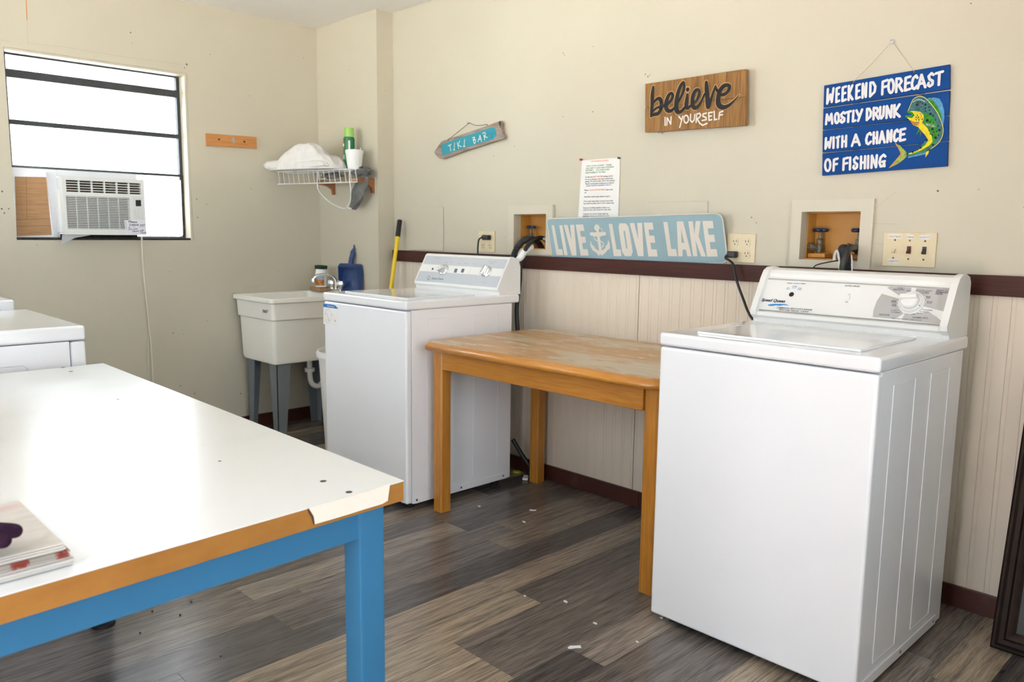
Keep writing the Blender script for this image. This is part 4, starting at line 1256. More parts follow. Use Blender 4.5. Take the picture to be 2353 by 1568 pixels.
for s_, a_, b_ in (('OUTSIDE', (1030, 493), (1140, 495)), ('FAN', (1195, 498), (1246, 500)), ('LIGHTS', (1308, 500), (1400, 503)), ('LIGHTS', (1022, 714), (1112, 717))):
    lb = decal('tape_label', [[(a_[0] - 5, a_[1] - 27), (b_[0] + 5, b_[1] - 27), (b_[0] + 5, b_[1] + 7), (a_[0] - 5, a_[1] + 7)]], SPL, PAPER, sp, conv=C6, off=.0006)
    text_fit(s_, a_, b_, .0068, SPL, DARKTXT, lb, C6, off=.0012)

# ---- painted-over access panels
tag(build('access_panel', Geo().rbox(.801, 1.097, -.006, -.0003, 1.098, 1.338, .0015, 1), WALL, None, 40), 'square cream access panel beside the yellow broom handle', 'access panel', 'painted access panels')
tag(build('access_panel', Geo().rbox(2.46, 2.753, -.0055, -.0003, 1.100, 1.340, .0015, 1), WALL, None, 40), 'cream access panel half hidden behind the blue LIVE LOVE LAKE sign', 'access panel', 'painted access panels')

# ---- printed notice with two push pins
C6n = crop(1320, 350, 9.8)
NT = thing('notice', 'white printed laundry notice pinned to the wall', 'notice', tuple(P3(1375, 500, 0)))
NPL = back(-.0032)
pp = [(168, 185), (1030, 120), (985, 1540), (75, 1560)]
build('paper', slab(pp, -.0032, .0006, C6n), PAPER, NT)
ORT, GRT, RDT, BLT, BKT = M('orange_print', (.85, .25, .06), .7), M('green_print', (.05, .22, .10), .7), M('red_print', (.75, .08, .04), .7), M('blue_notice_print', (.06, .18, .50), .7), M('black_print', (.03, .025, .025), .7)
for s_, a_, b_, m_ in (('LOG HARBOR LAUNDRY', (370, 222), (775, 198), ORT), ("THIS IS YOUR LAUNDRY.   PLEASE", (262, 330), (835, 298), GRT), ('HELP KEEP IT CLEAN AND WORKING', (258, 382), (885, 345), GRT), ("PROPERLY.   IT IS EVERYONE'S", (252, 430), (795, 402), GRT), ('RESPONSIBILITY TO HELP.', (252, 482), (705, 458), GRT),
                       ('Do Not Use', (245, 578), (405, 570), BKT), ('HOT WATER', (415, 570), (635, 560), RDT), ('Setting, and do', (645, 558), (862, 548), BKT), ('not try to change to any other temperature', (240, 628), (870, 602), BKT), ('setting. The knob is taken off for this purpose', (238, 676), (910, 648), BKT),
                       ('There is no hot water hooked up to washers!', (238, 727), (890, 700), BKT), ('COLD WATER WASHING ONLY!!!', (262, 775), (830, 750), BLT), ('Please', (225, 872), (315, 868), BKT), ('CLEAN DRYER VENTS', (328, 870), (705, 858), ORT), ('after each', (715, 858), (862, 852), BKT), ('use.', (225, 925), (272, 922), BKT),
                       ('If the floor needs swept, please sweep it.', (218, 1020), (805, 1005), BKT), ('If the trash needs taken out and a new trash', (212, 1120), (865, 1105), BKT), ('bag replaced, please take it out & replace bag', (205, 1168), (885, 1155), BKT), ('Everyone working together makes it an', (200, 1268), (790, 1258), BKT),
                       ('easier & nicer environment for each other.', (198, 1315), (830, 1305), BKT), ('THANK YOU FOR YOUR HELP IN', (195, 1412), (755, 1405), BKT), ('KEEPING YOUR LAUNDRY ROOM', (188, 1460), (772, 1458), BKT)):
    text_fit(s_, a_, b_, .0066 if s_.isupper() else .0062, NPL, m_, NT, C6n, off=.0005, bold=.012)
for (cx, cy), mt_, lb in (((165, 168), M('red_pin', (.45, .01, .015), .3), 'red push pin'), ((1020, 132), M('green_pin', (.005, .10, .06), .3), 'green push pin')):
    c = NPL.pt(*C6n((cx, cy)))
    build('push_pin', Geo().lathe([(.0045, 0), (.0045, .002), (.0025, .003), (.0025, .008), (.0048, .0095), (.0042, .0125), (.001, .0135)], tuple(c), 14, 'y'), mt_, NT, 40, label=lb)

# ================================================================== SIGNS
# ---- LIVE LOVE LAKE, tucked behind the rail and leaning out
lean = Vector((0, -.040, .172)).normalized()
LPL = Plane((2.4, -.0485, 1.275), Vector((1, 0, 0)).cross(lean))
LS = thing('lake_sign', 'pale blue metal sign reading LIVE LOVE LAKE with an anchor', 'sign', (2.38, -.012, 1.07))
C5, C6s = crop(1250, 485, 11.205), crop(1450, 480, 10.23)
outl = [(1272, 502.5), (1264, 503.2), (1259, 505.5), (1256.9, 511), (1257.5, 516), (1268.5, 588), (1270, 598), (1274, 604), (1281, 607)] + [(1652, 605.8), (1660, 605.4), (1666.5, 602), (1669.8, 596), (1670.4, 589), (1660.5, 507), (1658.5, 500), (1654, 494.6), (1645, 491.2)]
ptl = [LPL.pt(*p) for p in outl]
g_ = Geo()
n_ = len(ptl)
eu = Vector((1, 0, 0))
g_.prism([(p.x, (p - Vector((2.4, -.0485, 1.275))).dot(lean)) for p in ptl], lambda q: tuple(Vector((q[0], -.0485, 1.275)) + lean * q[1]), lambda q: tuple(Vector((q[0], -.0485, 1.275)) + lean * q[1] - LPL.n * .0025))
build('sign_panel', g_, M('pale_blue_enamel', (.30, .44, .50), .4, var=.06, vs=6), LS)
SW = M('cream_sign_print', (.74, .69, .62), .5, var=.03)
build('sign_rim', Geo().tube([p - LPL.n * .0008 for p in ptl], .0028, 6, closed=True), SW, LS, 60)
for poly in ([(190, 370), (265, 370), (375, 980), (470, 985), (495, 1140), (325, 1140)], [(390, 370), (475, 365), (610, 1140), (525, 1140)], [(505, 360), (610, 360), (705, 750), (670, 360), (780, 355), (840, 1150), (720, 1150)],
             [(815, 350), (1010, 350), (1045, 515), (930, 515), (955, 660), (1065, 660), (1085, 820), (985, 825), (1005, 985), (1125, 985), (1150, 1150), (945, 1150)],
             [(1665, 335), (1755, 335), (1870, 990), (1975, 990), (2000, 1165), (1800, 1165)],
             [[(1940, 320), (2110, 320), (2180, 410), (2285, 1040), (2245, 1165), (2085, 1165), (2010, 1050), (1920, 430)], [(2045, 515), (2085, 515), (2150, 970), (2115, 970)]]):
    decal('letter', [poly], LPL, SW, LS, conv=C5)
for poly in ([(-33, 339), (75, 335), (172, 720), (145, 335), (260, 330), (297, 1115), (165, 1115)], [(295, 325), (505, 325), (530, 490), (412, 490), (432, 632), (545, 632), (570, 797), (455, 797), (478, 955), (602, 955), (625, 1122), (410, 1122)],
             [(757, 312), (857, 308), (945, 945), (1058, 945), (1085, 1115), (875, 1115)],
             [[(1075, 297), (1225, 297), (1425, 1118), (1325, 1118), (1290, 960), (1210, 960), (1215, 1118), (1110, 1118)], [(1175, 480), (1250, 800), (1190, 800)]],
             [(1345, 297), (1450, 293), (1490, 590), (1520, 290), (1635, 287), (1590, 650), (1762, 1122), (1650, 1122), (1515, 740), (1562, 1115), (1460, 1115)],
             [(1678, 285), (1920, 283), (1943, 458), (1803, 462), (1822, 612), (1955, 612), (1980, 778), (1850, 785), (1873, 948), (2012, 948), (2037, 1125), (1787, 1125)]):
    decal('letter', [poly], LPL, SW, LS, conv=C6s)
an = decal('anchor', [[(1195, 755), (1230, 860), (1320, 945), (1290, 950), (1400, 1020), (1500, 1020), (1600, 940), (1570, 935), (1640, 840), (1645, 740), (1690, 830), (1700, 930), (1680, 1020), (1660, 980), (1580, 1080), (1490, 1150), (1440, 1110), (1420, 1170), (1350, 1080), (1250, 1010), (1190, 890)]], LPL, SW, LS, conv=C5)
decal('anchor_shank', [[(1345, 500), (1410, 500), (1495, 1060), (1425, 1060)]], LPL, SW, LS, conv=C5, off=.0007)
decal('anchor_stock', [[(1180, 558), (1225, 552), (1240, 540), (1260, 552), (1310, 548), (1330, 538), (1350, 548), (1450, 548), (1460, 536), (1475, 548), (1530, 545), (1545, 535), (1560, 545), (1590, 545), (1602, 622), (1560, 628), (1545, 655), (1530, 635), (1490, 640), (1475, 672), (1455, 655), (1340, 660), (1325, 670), (1310, 650), (1260, 650), (1245, 635), (1190, 635)]], LPL, SW, LS, conv=C5, off=.0008)
decal('anchor_ring', [[(1360 + 70 * math.cos(a * .3), 430 + 84 * math.sin(a * .3)) for a in range(21)]], LPL, SW, LS, conv=C5, off=.0009)
strokes('anchor_rope', [[(1290, 650), (1310, 730), (1390, 770), (1480, 790), (1540, 850), (1520, 910), (1490, 935)]], LPL, SW, LS, C5, w=.0052, smooth=4)
strokes('anchor_rope', [[(1425, 430), (1485, 480), (1500, 550)]], LPL, SW, LS, C5, w=.0035, smooth=4)

# ---- believe in yourself: two planks on battens
BS = thing('believe_sign', 'brown wooden plank sign reading believe in yourself', 'sign', (2.68, -.02, 1.61))
C1 = crop(1470, 150, 8.715)
yF = -.040
BWX = grain_mat('stained_rough_wood', (.15, .068, .020), (.37, .195, .068), axis=2, scale=7, stretch=22, rough=.6, bump=.4)
build('board', slab([(110, 375), (2120, 75), (2118, 630), (1500, 705), (110, 850)], yF, .018, C1), BWX, BS)
build('board', slab([(108, 862), (1500, 712), (2118, 637), (2110, 1205), (105, 1345)], yF, .018, C1), BWX, BS)
for q in ([(130, 385), (360, 350), (350, 1310), (125, 1325)], [(1880, 120), (2118, 85), (2108, 1195), (1870, 1215)]):
    build('batten', slab(q, yF + .0185, .019, C1), BWX, BS)
BPL = back(yF)
bel = [[(268, 440, 45), (252, 600, 64), (247, 800, 60), (238, 920, 56), (228, 1020, 40)],
       [(262, 770, 34), (330, 690, 44), (392, 668, 55), (428, 730, 66), (428, 820, 60), (415, 900, 60), (365, 968, 54), (290, 985, 50), (245, 1005, 40)],
       [(270, 925, 26), (330, 862, 34), (400, 832, 38), (480, 812, 40), (560, 780, 46), (630, 700, 48), (662, 615, 50), (640, 562, 42), (590, 592, 54), (545, 690, 64), (528, 800, 70), (545, 890, 66), (600, 918, 54), (660, 890, 44), (720, 820, 40), (800, 690, 38), (868, 550, 42), (895, 420, 42), (880, 342, 36), (835, 390, 50), (780, 520, 60), (745, 680, 70), (735, 830, 74), (748, 915, 70), (790, 948, 54), (850, 910, 48), (915, 835, 42)],
       [(958, 590, 42), (945, 700, 60), (935, 800, 64), (955, 862, 46), (1010, 825, 40), (1090, 765, 38), (1155, 680, 46), (1195, 570, 48), (1182, 497, 42), (1130, 502, 50), (1080, 580, 60), (1060, 690, 66), (1065, 795, 66), (1100, 852, 60), (1160, 835, 50), (1230, 740, 38), (1300, 580, 30)],
       [(1338, 345, 50), (1345, 480, 68), (1358, 620, 70), (1368, 760, 74), (1372, 838, 60)],
       [(1388, 825, 56), (1430, 700, 42), (1480, 540, 38), (1525, 420, 30)], [(1525, 425, 30), (1545, 485, 36), (1582, 545, 40)],
       [(1610, 592, 40), (1700, 585, 48), (1778, 515, 50), (1802, 435, 54), (1760, 398, 50), (1680, 425, 60), (1612, 520, 66), (1582, 640, 70), (1580, 760, 76), (1622, 828, 70), (1700, 845, 60), (1800, 800, 44), (1900, 712, 28), (2000, 600, 10)]]
kpx = 1 / 8.715 / 410
strokes('script_outline', [[(x, y, w + 24) for x, y, w in s_] for s_ in bel] + [[(968, 487, 92), (970, 489, 92)]], BPL, M('tan_outline_paint', (.55, .30, .10), .6), BS, C1, kw=kpx, smooth=5, off=.0005)
strokes('script_lettering', bel + [[(968, 487, 58), (970, 489, 58)]], BPL, M('black_sign_paint', (.018, .017, .018), .5), BS, C1, kw=kpx, smooth=5, off=.0042)
WP = M('white_sign_paint', (.80, .76, .70), .6)
iny = [[(508, 1045), (508, 1205)], [(542, 1198), (550, 1052), (622, 1180), (628, 1035)], [(785, 1028), (830, 1085)], [(862, 1020), (800, 1245)], [(930 + 46 * math.cos(a * .45), 1080 + 78 * math.sin(a * .45)) for a in range(15)],
       [(1018, 985), (1012, 1105), (1050, 1142), (1092, 1095), (1105, 985)], [(1140, 985), (1130, 1145)], [(1140, 978), (1200, 962), (1225, 1000), (1190, 1050), (1150, 1072), (1200, 1160), (1260, 1203), (1350, 1165)],
       [(1335, 960), (1270, 975), (1262, 1020), (1330, 1050), (1332, 1090), (1250, 1108)], [(1455, 942), (1380, 952), (1387, 1105), (1442, 1090)], [(1385, 1025), (1435, 1015)], [(1490, 922), (1497, 1095), (1542, 1080)], [(1665, 925), (1602, 942), (1582, 1085)], [(1595, 1000), (1658, 990)]]
for s_ in iny:
    strokes('white_stroke', [s_], BPL, WP, BS, C1, w=.0056, off=.0022)
build('hanger_tab', slab([(350, 1345), (440, 1338), (440, 1370), (360, 1365)], -.012, .008, C1), STEEL, BS)

# ---- weekend forecast
FS = thing('forecast_sign', 'blue painted plank sign reading WEEKEND FORECAST MOSTLY DRUNK WITH A CHANCE OF FISHING', 'sign', (3.41, -.008, 1.42))
yS = -.016
SBLUE = worn_mat('royal_blue_sign_paint', [((.001, .045, .21), 0, 0, 0), ((.001, .062, .27), 4, .5, .3), ((.05, .22, .48), 26, .72, .08)], .6, (.5, 1, 2.2))
for q in ([(1893.8, 196.7), (2182, 148), (2181.7, 204.5), (1892.3, 246.7)], [(1892, 249.5), (2181.7, 208.5), (2178.8, 264), (1890.6, 298.3)], [(1890.5, 300.3), (2178.6, 266), (2178, 323.4), (1889.9, 350.4)], [(1889.8, 352.7), (2177.6, 325.3), (2175.8, 382), (1889.2, 403.7)]):
    build('board', slab(q, yS, .010, None), SBLUE, FS)
for px in (1960, 2110):
    build('batten', slab([(px, 215), (px + 14, 213), (px + 14, 385), (px, 387)], yS + .0102, .005, None), M('plain_batten', (.3, .2, .12), .7), FS)
GL = {'A': [[(0, 0), (.5, 1), (1, 0)], [(.22, .33), (.78, .33)]], 'C': [[(1, .82), (.75, 1), (.3, .85), (.04, .45), (.15, .1), (.5, 0), (.95, .2)]], 'D': [[(.08, 0), (.14, 1), (.6, .98), (.98, .65), (.85, .28), (.08, 0)]],
      'E': [[(1, 1), (.15, .95), (.04, 0), (.95, .06)], [(.1, .5), (.8, .54)]], 'F': [[(1, 1), (.15, .93), (.05, 0)], [(.1, .5), (.85, .55)]], 'G': [[(.98, .85), (.7, 1), (.25, .8), (.04, .4), (.25, .05), (.62, .08), (.8, .3), (.85, .05)], [(.9, .46), (.5, .42)]],
      'H': [[(.06, 0), (.12, 1)], [(.88, 0), (.95, 1)], [(.08, .46), (.92, .52)]], 'I': [[(.42, 0), (.58, 1)]], 'K': [[(.06, 0), (.12, 1)], [(.95, 1), (.18, .42), (.98, 0)]], 'L': [[(.3, 1), (.1, 0), (.95, .06)]],
      'M': [[(0, 0), (.14, 1), (.5, .35), (.86, 1), (1, 0)]], 'N': [[(.04, 0), (.12, 1), (.82, .02), (.96, 1)]], 'O': [[(.5 + .46 * math.cos(a * math.pi / 8), .5 + .5 * math.sin(a * math.pi / 8)) for a in range(17)]],
      'R': [[(.08, 0), (.14, 1), (.7, .96), (.92, .74), (.6, .52), (.15, .44)], [(.45, .48), (1, 0)]], 'S': [[(.98, .86), (.65, 1), (.22, .8), (.35, .56), (.85, .38), (.82, .12), (.4, 0), (.1, .14), (.22, .28)]], 'T': [[(0, .93), (1, 1)], [(.52, .95), (.42, 0)]],
      'U': [[(.12, 1), (.04, .3), (.35, 0), (.78, .22), (.94, 1)]], 'W': [[(.1, 1), (0, 0), (.5, .6), (.72, .06), (1, 1)]], 'Y': [[(0, 1), (.42, .48)], [(1, 1), (.3, 0)]]}
SPLN = back(yS)
CF2, CF3 = crop(1880, 140, 7.59), crop(1880, 270, 7.59)
SWH = M('white_brush_paint', (.76, .75, .77), .55)
for cv, b0, b1, t0, t1, cells in ((CF2, (135, 770), (2100, 440), (150, 475), (2200, 160), [('W', 135, 290), ('E', 292, 392), ('E', 398, 508), ('K', 505, 622), ('E', 640, 748), ('N', 748, 866), ('D', 876, 1022), ('F', 1090, 1232), ('O', 1200, 1342), ('R', 1330, 1488), ('E', 1490, 1628), ('C', 1608, 1752), ('A', 1715, 1890), ('S', 1882, 2035), ('T', 2032, 2195)]),
                                  (CF2, (120, 1128), (1430, 992), (140, 915), (1440, 735), [('M', 115, 268), ('O', 268, 385), ('S', 360, 492), ('T', 468, 590), ('L', 578, 672), ('Y', 645, 788), ('D', 820, 945), ('R', 935, 1075), ('U', 1052, 1175), ('N', 1165, 1310), ('K', 1297, 1445)]),
                                  (CF3, (110, 568), (1520, 418), (120, 342), (1540, 172), [('W', 105, 248), ('I', 236, 300), ('T', 300, 392), ('H', 392, 515), ('A', 567, 745), ('C', 812, 945), ('H', 940, 1055), ('A', 1047, 1180), ('N', 1182, 1305), ('C', 1297, 1415), ('E', 1402, 1540)]),
                                  (CF3, (100, 962), (1170, 882), (110, 715), (1190, 625), [('O', 96, 240), ('F', 242, 362), ('F', 412, 542), ('I', 520, 592), ('S', 582, 715), ('H', 717, 845), ('I', 835, 907), ('N', 903, 1050), ('G', 1042, 1195)])):
    lerp = lambda a, b, x: a[1] + (b[1] - a[1]) * (x - a[0]) / (b[0] - a[0])
    for chn, xa, xb in cells:
        hw = 22
        paths = []
        for st_ in GL[chn]:
            pts_ = []
            for u_, v_ in st_:
                x = xa + hw + (xb - xa - 2 * hw) * u_
                yb_l, yt_l = lerp(b0, b1, x) - hw, lerp(t0, t1, x) + hw
                pts_.append((x, yb_l + (yt_l - yb_l) * v_))
            paths.append(pts_)
        strokes('letter', paths, SPLN, SWH, FS, cv, w=1.85 * hw / 7.59 / 640, off=.0010)
# the leaping fish
CFI = crop(2020, 200, 7.841)
FT, FG, FY, FB, FO, FK = M('fish_teal_paint', (.05, .16, .17), .5, var=.45, vs=60), M('fish_green_paint', (.035, .25, .02), .5, var=.4, vs=70), M('fish_yellow_paint', (.72, .56, .02), .5, var=.2, vs=60), M('fish_fin_blue_paint', (.06, .26, .52), .5, var=.4, vs=120), M('fish_orange_paint', (.55, .22, .02), .5, var=.3, vs=90), M('fish_black_paint', (.008, .015, .03), .5)
fish = decal('painted_fish', [[(525, 430), (560, 340), (610, 230), (680, 180), (740, 165), (830, 200), (920, 290), (1010, 400), (1080, 520), (1130, 650), (1155, 760), (1140, 880), (1090, 980), (1000, 1080), (920, 1130), (850, 1170), (700, 1220), (560, 1240), (500, 1250), (490, 1190), (600, 1170), (720, 1110), (800, 1010), (860, 930), (830, 870), (770, 790), (700, 720), (670, 690), (620, 690), (570, 620), (490, 540), (480, 515), (600, 500), (515, 440)]], SPLN, FT, FS, conv=CFI, off=.0012, label='painted green and yellow fish leaping')
decal('fish_dorsal_fin', [[(880, 200), (1000, 190), (1090, 212), (1140, 300), (1172, 420), (1176, 560), (1150, 720), (1120, 620), (1060, 480), (980, 350), (900, 260)]], SPLN, FB, fish, conv=CFI, off=.0010)
decal('fish_fin_base', [[(860, 205), (960, 230), (1060, 350), (1120, 500), (1140, 690), (1100, 570), (1010, 395), (920, 285)]], SPLN, FG, fish, conv=CFI, off=.0013)
decal('fish_green_side', [[(800, 460), (900, 480), (980, 560), (1040, 680), (1070, 800), (1050, 900), (960, 1050), (800, 1150), (560, 1232), (500, 1225), (700, 1130), (820, 1020), (930, 960), (900, 820), (800, 640), (820, 560)]], SPLN, FG, fish, conv=CFI, off=.0015)
decal('fish_yellow_belly', [[(530, 440), (640, 432), (740, 445), (800, 500), (805, 580), (775, 640), (870, 740), (950, 890), (960, 990), (900, 1060), (760, 1140), (560, 1215), (520, 1205), (700, 1140), (830, 1050), (890, 960), (830, 870), (700, 720), (620, 690), (570, 620), (490, 535), (590, 555), (640, 510), (600, 460)]], SPLN, FY, fish, conv=CFI, off=.0018)
decal('fish_tail', [[(280, 1015), (370, 1050), (440, 1120), (500, 1182), (530, 1215), (440, 1310), (330, 1392), (170, 1465), (260, 1370), (340, 1270), (400, 1212), (380, 1160), (330, 1070)]], SPLN, M('fish_tail_paint', (.28, .36, .05), .5, var=.4, vs=80), fish, conv=CFI, off=.0012)
strokes('fish_tail_edge', [[(300, 1020), (345, 1085), (398, 1205), (310, 1315), (200, 1440)]], SPLN, FO, fish, CFI, w=.0032, off=.0015)
decal('fish_gill', [[(555, 600), (640, 625), (735, 625), (710, 690), (650, 700), (612, 690)]], SPLN, FO, fish, conv=CFI, off=.0020)
strokes('fish_lip', [[(515, 445), (590, 470), (622, 510), (590, 545), (485, 525)]], SPLN, FG, fish, CFI, w=.0055, off=.0021)
strokes('fish_outline', [[(525, 425), (560, 340), (610, 230), (680, 180), (740, 165), (830, 200), (920, 290), (1010, 400), (1080, 520), (1130, 650), (1155, 760), (1140, 880), (1070, 1010), (930, 1120)]], SPLN, M('fish_gold_line', (.70, .58, .12), .5), fish, CFI, w=.0020, smooth=3, off=.0023)
strokes('fish_brow_line', [[(610, 275), (660, 240), (740, 228), (830, 265)]], SPLN, WP, fish, CFI, w=.0016, smooth=3, off=.0019)
decal('fish_pectoral_fin', [[(835, 655), (960, 672), (1040, 725), (960, 715), (850, 692)]], SPLN, M('fish_grey_paint', (.3, .32, .3), .5, var=.6, vs=150), fish, conv=CFI, off=.0022)
decal('fish_ventral_fin', [[(710, 750), (665, 872), (745, 775)]], SPLN, FG, fish, conv=CFI, off=.0012)
decal('fish_ventral_fin', [[(735, 765), (730, 905), (772, 835), (778, 772)]], SPLN, M('fish_dark_fin', (.05, .08, .09), .5), fish, conv=CFI, off=.0012)
decal('fish_anal_fin', [[(840, 1160), (905, 1125), (890, 1195), (835, 1272)]], SPLN, FY, fish, conv=CFI, off=.0012)
decal('fish_blue_fringe', [[(520, 1255), (830, 1180), (832, 1212), (520, 1282)]], SPLN, FB, fish, conv=CFI, off=.0010)
strokes('fish_gill_line', [[(640, 575), (720, 570), (762, 530), (745, 480)], [(560, 605), (640, 640), (720, 640)], [(575, 640), (640, 665), (690, 690)]], SPLN, M('fish_line_paint', (.16, .10, .02), .5), fish, CFI, w=.0014, smooth=3, off=.0022)
dots('fish_eye', [(735, 478, .0028)], SPLN, WP, fish, CFI, off=.0024)
dots('fish_pupil', [(737, 479, .0017)], SPLN, FK, fish, CFI, off=.0027)
dots('fish_spot', [(925, 485, .0040), (865, 602, .0042), (960, 758, .0040), (1018, 915, .0040), (1088, 778, .0040), (852, 955, .0034), (970, 1043, .0034), (748, 1095, .0036), (605, 1172, .0032), (685, 318, .0040), (835, 318, .0034), (780, 300, .0022), (740, 270, .0022), (700, 275, .0020), (833, 385, .0024), (908, 420, .0022), (897, 365, .0024), (975, 518, .0024), (1015, 595, .0022), (760, 360, .0018), (720, 400, .0016), (660, 400, .0016), (690, 510, .0018), (708, 545, .0022), (668, 545, .0020), (718, 595, .0022), (775, 580, .0020), (670, 595, .0018), (920, 625, .0022), (980, 640, .0020), (1063, 700, .0024), (985, 812, .0022), (920, 848, .0020), (960, 862, .0022), (1040, 800, .0024), (905, 790, .0018), (690, 1140, .0018), (660, 1155, .0016), (1070, 870, .0020), (840, 435, .0022), (880, 265, .0016)], SPLN, FK, fish, CFI, off=.0025)
nl = P3(2050.5, 95.5, -.004)
build('nail', Geo().lathe([(.0025, 0), (.0025, .006), (.0065, .0065), (.0065, .0085), (.003, .0095)], tuple(nl + Vector((0, .0035, 0))), 14, 'y'), STEEL, FS, 40)
STR = M('pale_string', (.45, .38, .28), .9)
for q in ((1960.5, 188.5), (2101, 165.5)):
    h_ = P3(*q, yS - .001)
    build('hanging_string', Geo().tube([tuple(nl + Vector((0, -.004, .001))), tuple(h_.lerp(nl, .5) + Vector((0, .003, -.001))), tuple(h_)], .0009, 6), STR, FS, 60)
    build('string_hole', Geo().lathe([(.0028, 0), (.0028, .0012)], tuple(h_ + Vector((0, .0008, -.002))), 10, 'y'), M('hole_wood', (.12, .05, .02), .8), FS, 40)

# ---- tiki bar driftwood
TK = thing('tiki_sign', 'weathered driftwood sign reading TIKI BAR on a turquoise patch', 'sign', (1.29, -.012, 1.60))
CT = crop(985, 265, 12.384)
DRIFT = grain_mat('weathered_driftwood', (.16, .115, .085), (.40, .32, .27), axis=0, scale=7, stretch=12, rough=.8, bump=.5)
yT = -.024
build('driftwood_board', slab([(215, 960), (290, 850), (350, 760), (400, 730), (560, 680), (960, 540), (1690, 290), (1900, 205), (2040, 155), (2050, 200), (2075, 240), (2045, 330), (2060, 380), (2085, 430), (2075, 510), (2140, 560), (2148, 620), (2125, 665), (1700, 800), (1000, 1020), (420, 1235), (340, 1243), (260, 1200), (200, 1130), (165, 1090), (165, 1030)], yT, .018, CT), DRIFT, TK)
TPLN = back(yT)
decal('dark_knot', [[(1985, 195), (2035, 165), (2062, 230), (2040, 370), (2020, 300), (1995, 250)]], TPLN, GRIME_SHADE, TK, conv=CT, off=.0006)
decal('turquoise_patch', [[(360, 850), (480, 790), (600, 742), (840, 655), (1080, 578), (1500, 440), (1700, 372), (1800, 348), (1890, 362), (1925, 460), (1925, 580), (1840, 680), (1700, 725), (1400, 810), (1100, 910), (900, 970), (600, 1080), (480, 1125), (395, 1135), (365, 1000)]], TPLN, worn_mat('turquoise_paint', [((.035, .27, .345), 0, 0, 0), ((.025, .20, .265), 10, .5, .2)], .6, (.4, 1, 3)), TK, conv=CT, off=.0008)
for s_ in ([[(555, 872), (640, 830)], [(600, 850), (632, 1018)]], [[(735, 790), (725, 985)], [(705, 985), (745, 985)]], [[(815, 770), (850, 948)], [(885, 730), (832, 850), (930, 895)]], [[(1020, 692), (1010, 890)], [(985, 890), (1035, 885)]], [[(1245, 645), (1305, 618), (1310, 670), (1265, 695), (1335, 705), (1335, 765), (1300, 808)], [(1265, 690), (1298, 810)]],
           [[(1405, 750), (1462, 565), (1502, 750)], [(1420, 695), (1490, 660)]], [[(1528, 515), (1605, 490), (1622, 555), (1572, 600), (1668, 635)], [(1565, 560), (1597, 700)]]):
    strokes('letter', s_, TPLN, WP, TK, CT, w=.0042, off=.0014)
strokes('dark_mark', [[(1800, 540), (1790, 650)]], TPLN, GRIME_SHADE, TK, CT, w=.003, off=.0014)
wire = [P3(*CT(q), -.026 if i in (0, 1, 7, 8) else -.012) for i, q in enumerate([(545, 735), (570, 680), (640, 632), (900, 420), (1140, 232), (1200, 235), (1330, 288), (1520, 285), (1640, 262), (1700, 312)])]
build('hanging_wire', Geo().tube(smooth_path([tuple(p) for p in wire], 5), .0014, 6), M('dark_wire', (.10, .07, .05), .6, metal=.4), TK, 60)
nq = P3(*CT((1152, 228)), -.003)
build('nail', Geo().lathe([(.002, 0), (.002, .012), (.005, .0125), (.005, .014)], tuple(nq + Vector((0, .0025, 0))), 10, 'y'), STEEL, TK, 40)


# ================================================================== SHELF IN THE CORNER
SH = thing('wall_shelf', 'small wooden bracket shelf with a dowel on the corner wall', 'shelf', (.40, -.16, 1.415))
yW = BUMP_Y
for bx in (.606, .190):
    br = build('bracket', Geo().prism([(yW - .0065, 1.500), (yW - .0065, 1.418), (yW - .020, 1.418), (yW - .026, 1.450), (yW - .060, 1.470), (yW - .105, 1.474), (yW - .118, 1.484), (yW - .116, 1.497), (yW - .10, 1.503), (yW - .02, 1.505)], lambda p: (bx - .011, p[0], p[1]), lambda p: (bx + .011, p[0], p[1])), BROWNW, SH, 30)
    build('bracket_plate', Geo().rbox(bx - .015, bx + .015, yW - .006, yW - .0005, 1.410, 1.510, .001, 1), M('pale_plate_paint', (.62, .56, .47), .5), SH, 40)
build('dowel', Geo().tube([(.2012, yW - .105, 1.487), (.5948, yW - .105, 1.487)], .0095, 14), PALEW, SH, 60)

WB = thing('wire_rack', 'white coated wire rack lying across the wooden brackets', 'wire rack', (.33, -.32, 1.51))
WIREM = M('white_wire_coating', (.80, .81, .83), .35)
u_ = Vector((.64 - .035, -.252 + .415, 0)); LEN = u_.length; u_ = u_.normalized(); v_ = Vector((-u_.y, u_.x, 0))
o_ = Vector((.035, -.415, 0))
def wp(s, d, z): q = o_ + u_ * s + v_ * d; return (q.x, q.y, z)
zt, zl = 1.546, 1.474
DEP = .118
for s, z, r in ((0, zt, .003), (0, zl, .003), (.06, zt - .003, .0024), (DEP, zt, .003)):
    build('long_wire', Geo().tube([wp(0, s, z), wp(LEN, s, z)], r, 8), WIREM, WB, 60)
nw = 16
for k in range(nw):
    s = .01 + (LEN - .02) * k / (nw - 1)
    build('cross_wire', Geo().tube([wp(s + .012, -.003, zl), wp(s, -.003, zt - .004), wp(s, .0, zt + .003), wp(s, DEP, zt + .003)], .0019, 6), WIREM, WB, 60)
for s in (.33, .575):
    build('hook_wire', Geo().tube(smooth_path([wp(s, -.004, zt - .002), wp(s, -.006, 1.49), wp(s + .005, -.002, 1.43), wp(s - .02 if s > .5 else s + .06, .02, 1.37), wp(s - .06 if s > .5 else s + .13, .035, 1.335), wp(s - .03 if s > .5 else s + .17, .04, 1.328)], 5), .0026, 8), WIREM, WB, 60)

